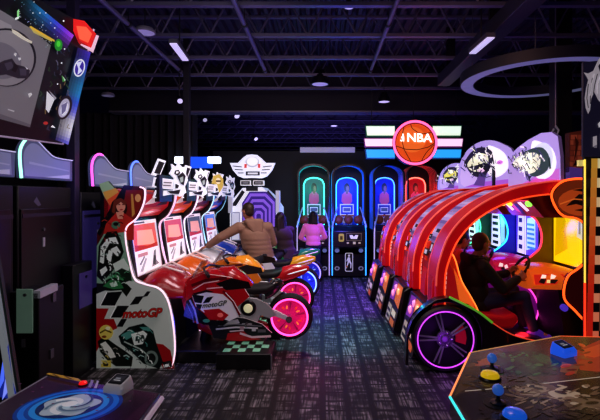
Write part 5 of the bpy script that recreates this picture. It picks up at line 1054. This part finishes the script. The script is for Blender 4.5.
# ------------------------------------------------------------------ wolf banner machine at the right edge
t = thing('banner_arcade_machine', 'tall game at the right edge, dark wolf banner above a chequered glowing post', 'arcade machine', (2.55, 3.6, 0))
Ys_ = 3.6
def wq(px, py): return ((px-VX)/F*Ys_, H-(py-VY)/F*Ys_)
def WQ(L): return [wq(*p) for p in L]
bn = MB().xz(WQ([(583,62),(650,56),(650,158),(583,157)]), Ys_, Ys_+.025).build('banner', M('1d1a2c', .5, 0, .12, '3a345a'), t, bevel=.004)
L = [('24203a', WQ([(584,63),(650,57),(650,157),(584,156)]))]
fur = WQ([(583.5,72.5),(588,73.5),(593,71),(598,60),(601,56),(650,56),(650,112),(612,112),(604,106),(598,100),(594,92),(591,99),(590,110),(588,114),(585.5,108),(584.5,98),(586,88),(588,80),(586,76)])
L += [('cfc8d4', fur), ('2a2438', WQ([(598,66),(603,60),(608,74),(602,80)])), ('1c182a', WQ([(600,84),(608,80),(612,86),(604,90)])), ('1c182a', WQ(stroke([(588,84),(586.5,98),(588,108)], .8))), ('1c182a', WQ(stroke([(592,78),(590,92),(590,104)], .7))), ('1c182a', WQ(stroke([(597,74),(594,86),(593,94)], .8))), ('1c182a', WQ(stroke([(600,92),(606,100),(612,106)], 1.0))), ('efeaf2', WQ(stroke([(594,74),(591,84),(589.5,96)], .6))), ('efeaf2', WQ(stroke([(600,76),(597,84),(597,94)], .7)))]
L += [('cfc8d4', WQ([(600,122),(602,119),(650,118),(650,126),(606,128)])), ('efeaf2', WQ([(597,124),(600,121),(601,126),(598,128)])), ('cfc8d4', WQ([(592,137),(596,136),(596,146),(592,147)])), ('8a8498', WQ([(593,146),(596,145),(596,148),(593,148)])), ('cfc8d4', WQ([(600,134),(602,132),(602,150),(600,150)]))]
art('banner_artwork', bn, lambda a, b: (a, Ys_, b), L, .35, nrm=(0,-1,0))
x0, x1 = wq(584.5,0)[0], wq(612,0)[0]
zt = wq(0,157)[1]
ps = MB().box(x0, Ys_+.0, 0, x1, Ys_+.03, zt).build('post', M('1a1010', .4), t)
L = []
N = 26
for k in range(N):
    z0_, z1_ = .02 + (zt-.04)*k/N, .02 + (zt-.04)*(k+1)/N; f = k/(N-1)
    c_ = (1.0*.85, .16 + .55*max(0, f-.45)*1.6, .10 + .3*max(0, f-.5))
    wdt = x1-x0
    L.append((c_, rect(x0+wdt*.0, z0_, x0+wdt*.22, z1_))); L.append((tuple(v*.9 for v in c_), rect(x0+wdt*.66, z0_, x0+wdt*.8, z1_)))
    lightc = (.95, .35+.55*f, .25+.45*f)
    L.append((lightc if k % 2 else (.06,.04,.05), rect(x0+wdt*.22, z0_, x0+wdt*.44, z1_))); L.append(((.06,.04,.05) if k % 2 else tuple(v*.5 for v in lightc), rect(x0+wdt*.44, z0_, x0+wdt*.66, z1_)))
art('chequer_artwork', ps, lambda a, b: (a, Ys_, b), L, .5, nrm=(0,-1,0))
MB().tube([(x0, Ys_-.005, z) for z in (.05, zt*.5)], .008, 6).build('edge_glow', neon('ff3a1c', 1.5), ps)
MB().tube([(x0, Ys_-.005, z) for z in (zt*.5, zt-.02)], .007, 6).build('edge_glow', neon('f0d85a', 1.0), ps)
MB().box(x0, Ys_-.05, 0, x1+.3, Ys_+.35, .05).build('base_plate', BLACKM, t)
MB().box(x0+.06, Ys_+.025, zt-.12, x1-.02, Ys_+.06, zt+.1).build('banner_bracket', DARK, t)
MB().box(P(579,0,Ys_).x, Ys_+.0, wq(0,166)[1], x0, Ys_+.03, wq(0,160)[1]).build('side_clip', M('e0d88a', .4, 0, .5), t)

# brick-print game behind the black column
t = thing('brick_print_machine', 'game with a red brick-print panel over a violet one, right of the black column', 'arcade machine', (3.25, 5.55, 0))
Yk = 5.55
def kq(px, py): return ((px-VX)/F*Yk, H-(py-VY)/F*Yk)
xa, xb = kq(569.5,0)[0], kq(598,0)[0]; zt = kq(0,131)[1]
pb = MB().xz([(xa,kq(0,172)[1]),(xa,zt-.02),(xb,zt+.04),(xb,kq(0,172)[1])], Yk, Yk+.1).build('brick_panel', M('6a2e22', .6), t)
L = [('5a241a', [(xa,kq(0,172)[1]),(xa,zt-.02),(xb,zt+.04),(xb,kq(0,172)[1])])]
for r_ in range(7):
    for c_ in range(4):
        bx = xa + .004 + c_*.088 - (.044 if r_ % 2 else 0); bz = kq(0,172)[1] + .006 + r_*.066
        L.append((random.choice(['a04a34','8d3c2a','b45a3e','7a3224']), rect(max(xa,bx), bz, min(xb,bx+.08), min(zt-.02,bz+.058))))
L += [('3a1410', [(xa+.05,zt-.06),(xa+.1,zt-.14),(xa+.07,zt-.3),(xa+.04,zt-.38),(xa+.06,zt-.2)]), ('1c0c0a', [(xa+.06,zt-.36),(xa+.12,zt-.42),(xa+.03,zt-.44)])]
art('brick_artwork', pb, lambda a, b: (a, Yk, b), L, .3, nrm=(0,-1,0))
MB().xz([(xa,kq(0,186)[1]),(xa,kq(0,167)[1]),(xb,kq(0,170)[1]),(xb,kq(0,186)[1])], Yk-.01, Yk+.09).build('violet_panel', M('6a4a9a', .5, 0, .3, '6a4ab0'), t)
MB().box(xa+.01, Yk+.02, 0, xb, Yk+.16, kq(0,180)[1]).build('cabinet_body', BLACK, t)
g = MB()
p = P(555.5, 132, 5.6)
t = thing('hanging_hook', 'small metal hook hanging on a rod beside the black column', 'hook', p)
MB().tube([(p.x, p.y, 4.36), (p.x, p.y, p.z+.05)], .007, 6).build('rod', M('8a879a', .4, .4), t)
MB().tube([(p.x, p.y, p.z+.08), (p.x+.04, p.y, p.z+.02), (p.x+.01, p.y, p.z-.05), (p.x-.04, p.y, p.z), (p.x-.02, p.y, p.z+.04)], .012, 8).build('hook', M('b8b4c4', .3, .5, .1), t)
# ================================================================== people
def V3(*a): return Vector(a)
def blob(bm, c, r, n=10, m=7):
    s = MB.__new__(MB); s.bm = bm; s.mi = 0; MB.ball(s, c, r, n, m)
def limb(bm, a, b, ra, rb, flat=None):
    a, b = Vector(a), Vector(b); d = (b-a).length; n = max(3, int(d / (min(ra, rb)*.45)))
    for k in range(n+1):
        u = k/n; r = ra*(1-u) + rb*u; blob(bm, a.lerp(b, u), r if flat is None else (r*flat[0], r*flat[1], r*flat[2]), 10, 7)
def skin(bm, name, mat, parent, vox, smooth_it=4):
    me = bpy.data.meshes.new(name); bm.to_mesh(me); bm.free()
    o = bpy.data.objects.new(name, me); COL.objects.link(o)
    r = o.modifiers.new('r', 'REMESH'); r.mode = 'VOXEL'; r.voxel_size = vox
    if smooth_it:
        s = o.modifiers.new('s', 'SMOOTH'); s.iterations = smooth_it; s.factor = .5
    me2 = bpy.data.meshes.new_from_object(o.evaluated_get(bpy.context.evaluated_depsgraph_get()))
    bpy.data.objects.remove(o); bpy.data.meshes.remove(me)
    me2.name = name; me2.transform(Matrix.Translation(-OFF[parent.name]))
    me2.polygons.foreach_set('use_smooth', [True]*len(me2.polygons))
    me2.materials.clear(); me2.materials.append(mat)
    ob = bpy.data.objects.new(name, me2); _link(ob, parent); return ob
def ellipsoid_between(bm, c, right, fwd, up, r):
    s = bmesh.ops.create_icosphere(bm, subdivisions=3, radius=1)
    m = Matrix(((right.x*r[0], fwd.x*r[1], up.x*r[2], c.x), (right.y*r[0], fwd.y*r[1], up.y*r[2], c.y), (right.z*r[0], fwd.z*r[1], up.z*r[2], c.z), (0,0,0,1)))
    bmesh.ops.transform(bm, matrix=m, verts=s['verts'])
def hand(bm, w, d, n, side, curl=.5, L=.175):
    """w wrist, d pointing direction, n palm side, side +1 thumb towards d x n"""
    d = Vector(d).normalized(); n = Vector(n); n = (n - d*n.dot(d)).normalized(); s = d.cross(n)*side
    k = L/.18
    for j in range(5): limb(bm, w + s*(.03 - .015*j)*.9*k*.5, w + d*.085*k + s*(.032 - .016*j)*k, .017*k, .014*k)
    for j, (ln, off) in enumerate(((.068,.031),(.078,.0105),(.072,-.0105),(.055,-.03))):
        p = w + d*.085*k + s*off*k; a = curl*.6; dd = d
        for seg in (.45, .32, .23):
            dd = (d*math.cos(a) + n*math.sin(a)).normalized(); p2 = p + dd*ln*seg*k
            limb(bm, p, p2, .0088*k, .0078*k); p = p2; a += curl
    p = w + d*.025*k + s*.03*k; dd = (d*.6 + s*.75 + n*.25).normalized(); p2 = p + dd*.035*k; limb(bm, p, p2, .012*k, .01*k)
    dd = (d*.85 + s*.3 + n*.4).normalized(); limb(bm, p2, p2 + dd*.032*k, .0098*k, .008*k)
def person(label, J, f, skinc, top, bottom, hairc, shoec, hair='short', hooded=False, hem=0.0, scale=1.0, curl=(.5,.5), palm=((0,0,-1),(0,0,-1)), vox=.011, e=(0,0), topw=1.0):
    """J: joints in the room; f: facing of the head"""
    k = scale; f = Vector(f).normalized(); up = Vector((0,0,1)); rt = f.cross(up).normalized(); hu = rt.cross(f)
    pel, che, nk, hd = (Vector(J[n]) for n in ('pelvis','chest','neck','head'))
    t = thing('person', label, 'person', (pel.x, pel.y, min(Vector(J['ankL']).z, Vector(J['ankR']).z)))
    SK = M(skinc, .55, 0, 0, None, .12)
    sh = {s: Vector(J['sh'+s]) for s in 'LR'}; el = {s: Vector(J['el'+s]) for s in 'LR'}; wr = {s: Vector(J['wr'+s]) for s in 'LR'}
    hp = {s: Vector(J['hip'+s]) for s in 'LR'}; kn = {s: Vector(J['kn'+s]) for s in 'LR'}; an = {s: Vector(J['ank'+s]) for s in 'LR'}; toe = {s: Vector(J['toe'+s]) for s in 'LR'}
    br = (sh['R']-sh['L']).normalized(); bf = up.cross(br).normalized(); bu = (che-pel).normalized()
    # continuous body
    bm = bmesh.new()
    ellipsoid_between(bm, pel, br, bf, bu, (.15*k,.105*k,.13*k)); ellipsoid_between(bm, pel.lerp(che,.5), br, bf, bu, (.135*k,.095*k,.17*k)); ellipsoid_between(bm, che, br, bf, bu, (.165*k,.11*k,.17*k))
    limb(bm, che + bu*.1*k, nk, .07*k, .056*k); limb(bm, nk, hd - hu*.05*k, .054*k, .052*k)
    ellipsoid_between(bm, hd + hu*.015*k - f*.008*k, rt, f, hu, (.073*k,.094*k,.1*k)); ellipsoid_between(bm, hd - hu*.045*k + f*.022*k, rt, f, hu, (.056*k,.066*k,.068*k)); blob(bm, hd - hu*.095*k + f*.05*k, .026*k)
    limb(bm, hd + f*.083*k + hu*.012*k, hd + f*.102*k - hu*.022*k, .010*k, .016*k)                     # nose
    limb(bm, hd + f*.078*k + hu*.028*k - rt*.035*k, hd + f*.078*k + hu*.028*k + rt*.035*k, .012*k, .012*k)  # brow
    limb(bm, hd + f*.08*k - hu*.06*k - rt*.016*k, hd + f*.08*k - hu*.06*k + rt*.016*k, .010*k, .010*k)      # mouth
    for s in (-1, 1): ellipsoid_between(bm, hd + rt*s*.077*k - f*.008*k - hu*.005*k, rt, f, hu, (.012*k,.02*k,.032*k))
    for s in 'LR':
        limb(bm, sh[s], el[s], .05*k, .04*k); limb(bm, el[s], wr[s], .038*k, .027*k)
        limb(bm, hp[s], kn[s], .082*k, .055*k); limb(bm, kn[s], an[s], .054*k, .036*k); limb(bm, an[s], toe[s], .038*k, .03*k)
        d = J.get('hand'+s, wr[s]-el[s]); hand(bm, wr[s], d, palm['LR'.index(s)], J.get('thumb'+s, 1), curl['LR'.index(s)], .18*k)
    body = skin(bm, 'body', SK, t, .0085, 3)
    for s in (-1, 1):
        MB().ball(hd + f*.086*k + hu*.008*k + rt*s*.032*k, .0125*k, 10, 8).build('eye', M('f0ece6', .2), body)
        MB().ball(hd + f*.0945*k + hu*.008*k + rt*s*.032*k, .0062*k, 8, 6).build('pupil', M('14100c', .2), body)
    MB().ball(hd + f*.088*k - hu*.06*k, (.02*k,.02*k,.006*k)).build('lips', M('8d4038', .5), body)
    # clothing
    bm = bmesh.new(); g = .018*k*topw
    ellipsoid_between(bm, che, br, bf, bu, (.185*k*topw,.135*k*topw,.19*k)); ellipsoid_between(bm, pel.lerp(che,.45), br, bf, bu, (.165*k*topw,.125*k*topw,.2*k)); ellipsoid_between(bm, pel.lerp(che,.1), br, bf, bu, (.17*k*topw,.125*k*topw,.13*k))
    if hem > .25:
        for j in range(5): ellipsoid_between(bm, pel.lerp(che, j/4*.9), br, bf, bu, (.19*k*topw,.14*k*topw,.12*k))
    if hem: 
        for j in range(6): ellipsoid_between(bm, pel - up*hem*j/5, br, bf, up, ((.185+.006*j)*k*topw,(.14+.004*j)*k*topw,.07*k))
    limb(bm, sh['L'], sh['R'], .075*k*topw**.5, .075*k*topw**.5); limb(bm, che + bu*.1*k, nk - bu*.02*k, .1*k, .07*k)
    for s in 'LR': limb(bm, sh[s], el[s], .05*k+g*1.3, .042*k+g); limb(bm, el[s], wr[s].lerp(el[s], .06), .042*k+g, .032*k+g*.8)
    tp = skin(bm, 'jacket' if hooded or hem else 'top', M(top, .75, 0, e[0], top, .2), t, vox, 5)
    if hooded:
        bm = bmesh.new(); hb_ = nk - bf*.07*k + bu*.0
        for a in range(-6, 7):
            an_ = a*.4; p = nk - bu*.035*k + br*.105*k*math.sin(an_) - bf*.1*k*math.cos(an_); blob(bm, p, (.042*k, .042*k, .05*k))
        for a in range(-3, 4): limb(bm, hb_ + br*.035*k*a - bf*.03*k, hb_ + br*.02*k*a - bu*.15*k - bf*.055*k, .045*k, .028*k)
        skin(bm, 'hood', M(top, .8, 0, e[0]*.4, top, .3), tp, .011, 4)
    bm = bmesh.new(); ellipsoid_between(bm, pel, br, bf, bu, (.165*k,.122*k,.12*k))
    for s in 'LR': limb(bm, hp[s], kn[s], .092*k, .068*k); limb(bm, kn[s], an[s].lerp(kn[s], .1), .066*k, .056*k)
    skin(bm, 'trousers', M(bottom, .8, 0, e[1], bottom, .25), t, vox, 4)
    for s in 'LR':
        bm = bmesh.new(); d = (toe[s]-an[s]); d.z = 0; d.normalize(); hl = an[s] - d*.05*k; hl.z = an[s].z - .035*k; te = toe[s].copy()
        limb(bm, hl, te, .045*k, .036*k); limb(bm, an[s], an[s].lerp(te, .4), .05*k, .042*k); 
        skin(bm, 'shoe', M(shoec, .5, 0, .25 if shoec == '5a2ab8' else .03, shoec), t, .009, 3)  # purple shoes get extra emission to look lit
    # hair
    bm = bmesh.new()
    ellipsoid_between(bm, hd + hu*.032*k - f*.022*k, rt, f, hu, (.084*k,.094*k,.094*k)); ellipsoid_between(bm, hd - f*.045*k - hu*.005*k, rt, f, hu, (.077*k,.062*k,.085*k))
    if hair == 'long':
        ln = J.get('hair', .3)
        for s in (-1, -.5, 0, .5, 1): limb(bm, hd - f*(.06-.02*abs(s))*k + rt*s*.065*k, hd - f*(.1-.03*abs(s))*k + rt*s*.085*k - up*ln*k, .05*k, .032*k)
        for s in (-1, 1): limb(bm, hd + rt*s*.075*k + hu*.04*k - f*.01*k, hd + rt*s*.085*k - up*.14*k, .03*k, .028*k)
    skin(bm, 'hair', M(hairc, .55, 0, 0, None, .35), t, .0095, 3)
    return t

# man in tan hooded jacket astride the third motorcycle, left hand on the cabinet's hood
person('man in a tan hooded jacket astride the third motorcycle, reaching towards its screen', dict(
    pelvis=(-.95,6.78,.82), chest=(-1.02,6.74,1.12), neck=(-1.07,6.72,1.35), head=(-1.12,6.7,1.505),
    shL=(-1.24,6.6,1.26), elL=(-1.5,6.54,1.12), wrL=(-1.69,6.6,.99), shR=(-.83,6.86,1.25), elR=(-.76,6.96,1.0), wrR=(-1.0,7.08,.95),
    hipL=(-.9,6.7,.82), hipR=(-.86,6.92,.82), knL=(-1.16,6.5,.62), knR=(-1.1,7.12,.62), ankL=(-.84,6.5,.4), ankR=(-.8,7.14,.4), toeL=(-1.02,6.5,.36), toeR=(-.98,7.14,.36),
    handL=(-.9,.1,-.35)), (-.75,.64,-.15), 'b07a5c', '8c7160', '1c1f2a', '2a1c14', '14141a', hooded=True, hem=.3, curl=(.35,.5), topw=1.22, palm=((0,0,-1),(-1,0,0)), e=(.04,0), scale=1.03)
# girl on the next one
person('girl with long dark hair and dark jacket, back turned, right of the tan jacket', dict(
    pelvis=(-.62,7.74,.8), chest=(-.67,7.7,1.06), neck=(-.7,7.69,1.22), head=(-.73,7.68,1.345),
    shL=(-.83,7.6,1.14), elL=(-.96,7.56,.95), wrL=(-1.08,7.62,.93), shR=(-.55,7.82,1.14), elR=(-.52,7.94,.94), wrR=(-.7,8.02,.93),
    hipL=(-.64,7.66,.78), hipR=(-.6,7.84,.78), knL=(-.9,7.5,.6), knR=(-.86,8.02,.6), ankL=(-.66,7.46,.4), ankR=(-.62,8.06,.4), toeL=(-.82,7.46,.36), toeR=(-.78,8.06,.36), hair=.24),
    (-.7,.7,-.1), 'b88468', '3a2a36', '1a1c2c', '1c1312', '1a1a20', hair='long', hem=.16, scale=.92, topw=1.08, e=(.04,0))
# woman in pink at the teal hoops
person('woman in a pink top and dark trousers facing the teal hoop game', dict(
    pelvis=(-.17,8.75,.78), chest=(-.18,8.76,1.05), neck=(-.18,8.77,1.2), head=(-.17,8.79,1.335),
    shL=(-.32,8.76,1.14), elL=(-.42,8.82,.92), wrL=(-.34,9.02,.85), shR=(-.03,8.76,1.14), elR=(.06,8.82,.93), wrR=(-.02,9.02,.88),
    hipL=(-.25,8.75,.75), hipR=(-.09,8.75,.75), knL=(-.25,8.77,.42), knR=(-.09,8.77,.42), ankL=(-.25,8.75,.08), ankR=(-.09,8.75,.08), toeL=(-.27,8.88,.04), toeR=(-.07,8.88,.04), hair=.16),
    (.1,.98,-.1), 'c08a70', 'e07ac0', '1a2450', '141018', '16161c', hair='long', scale=.86, e=(.22,0), topw=1.02)
# racers
person('man with cropped hair in a black hoodie driving the racing game nearest the camera', dict(
    pelvis=(1.720,4.92,0.505), chest=(1.660,4.9,0.865), neck=(1.690,4.88,1.055), head=(1.745,4.87,1.200),
    shL=(1.680,5.09,0.985), elL=(1.86,5.12,0.765), wrL=(2.1,5.03,0.855), shR=(1.700,4.69,0.975), elR=(1.9,4.66,0.745), wrR=(2.1,4.77,0.835),
    hipL=(1.780,5.0,.58), hipR=(1.780,4.82,.58), knL=(2.16,5.02,.66), knR=(2.17,4.78,.64), ankL=(2.28,5.02,.24), ankR=(2.27,4.76,.27), toeL=(2.4,5.02,.17), toeR=(2.42,4.75,.21),
    handL=(.8,0,.5), handR=(.8,.1,.5), thumbL=1, thumbR=-1), (.93,.3,-.12), 'b98468', '101016', '1d2458', '4a4440', '5a2ab8', hooded=True, curl=(.9,.9), palm=((.3,-1,0),(.3,1,0)), topw=1.06)
person('person in a red shirt driving the second racing game, behind the man in black', dict(
    pelvis=(1.6,5.82,.6), chest=(1.68,5.8,.88), neck=(1.76,5.79,1.05), head=(1.83,5.78,1.16),
    shL=(1.7,5.98,.99), elL=(1.86,6.0,.8), wrL=(2.02,5.93,.92), shR=(1.72,5.6,.99), elR=(1.88,5.57,.8), wrR=(2.03,5.66,.91),
    hipL=(1.66,5.9,.58), hipR=(1.66,5.72,.58), knL=(2.04,5.92,.66), knR=(2.04,5.7,.66), ankL=(2.16,5.92,.3), ankR=(2.16,5.7,.3), toeL=(2.28,5.92,.25), toeR=(2.28,5.7,.25),
    handL=(.8,0,.5), handR=(.8,.1,.5), thumbL=1, thumbR=-1), (.9,.1,-.4), 'b07a60', 'd02a20', '1a1c28', '120e10', '2a2a30', curl=(.9,.9), palm=((.3,-1,0),(.3,1,0)), scale=.95, topw=1.04, e=(.1,0))
# ================================================================== unseen lamps, added for fill and coloured glow
lamp('deck_wash', 'AREA', (0, 6, 2.95), 30, '6a58d8', 6, (0, 6, 5))
lamp('far_wash', 'AREA', (0, 17, 3), 170, '6a58c8', 6, (0, 17, 5))
lamp('aisle_wash', 'AREA', (0, 5.6, 3.3), 13, 'e4e8ff', 1.2, (-.2, 4.6, 0))
lamp('aisle_violet', 'SPOT', (.3, 7.8, 3.2), 750, '8a48ff', .2, (.1, 7.7, 0), 1.0)
lamp('aisle_teal', 'SPOT', (.0, 6, 3.3), 420, '20d0d8', .2, (.1, 5.6, 0), .62)
lamp('front_fill', 'AREA', (-1.0, 1.2, 3.2), 15, 'fff0ee', 1.5, (-1.6, 4.6, .9))
lamp('moto_key', 'AREA', (-.6, 3.6, 3.2), 26, 'ffe8f0', .8, (-1.1, 5.2, .6))
lamp('rider_key', 'AREA', (-.2, 5.6, 2.9), 30, 'ffe0d8', .6, (-1.0, 6.8, 1.1))
lamp('racer_key', 'AREA', (.9, 3.6, 3.2), 18, 'ffb8a8', .8, (1.5, 5.2, .8))
# point lights added for coloured glow inside the racing games
for i, c in enumerate(('ff8a2a', '4a48ff', '2a60ff', '2aff6a')):
    lamp('pod_glow', 'POINT', ((1.95, 2.3, 2.22, 2.15)[i], 4.95 + .9*i, 1.35), (1.6, 8, 8, 7)[i], c, .12)
lamp('pod_floor_glow', 'POINT', (2.2, 4.75, .3), 3, 'ff2a3a', .1)
lamp('wheel_glow', 'POINT', (1.2, 4.15, .3), 2.5, 'b03aff', .15)
for px, c, e in ((313, '3affd8', 4), (349, '3a7aff', 10), (390, '3a58ff', 9), (423, 'ff3a4a', 6)):
    lamp('hoop_glow', 'POINT', (P(px, 200, 9.9).x, 9.9, 1.9), e, c, .1)  # added point light inside each hoop cage
lamp('hoop_front', 'POINT', (.3, 9.0, 1.3), 44, '4a50ff', .2)
lamp('bike_glow', 'POINT', (-.05, 4.6, .35), 2.5, 'ff3a9a', .1)
lamp('bike_glow', 'POINT', (0, 6.6, .4), 4, '7a4aff', .1)
lamp('cabinet_glow', 'POINT', (-1.45, 4.55, .45), 1.6, '4a50ff', .08)
lamp('left_violet', 'POINT', (-2.1, 4.1, 1.9), 1.6, '7a5aff', .1)
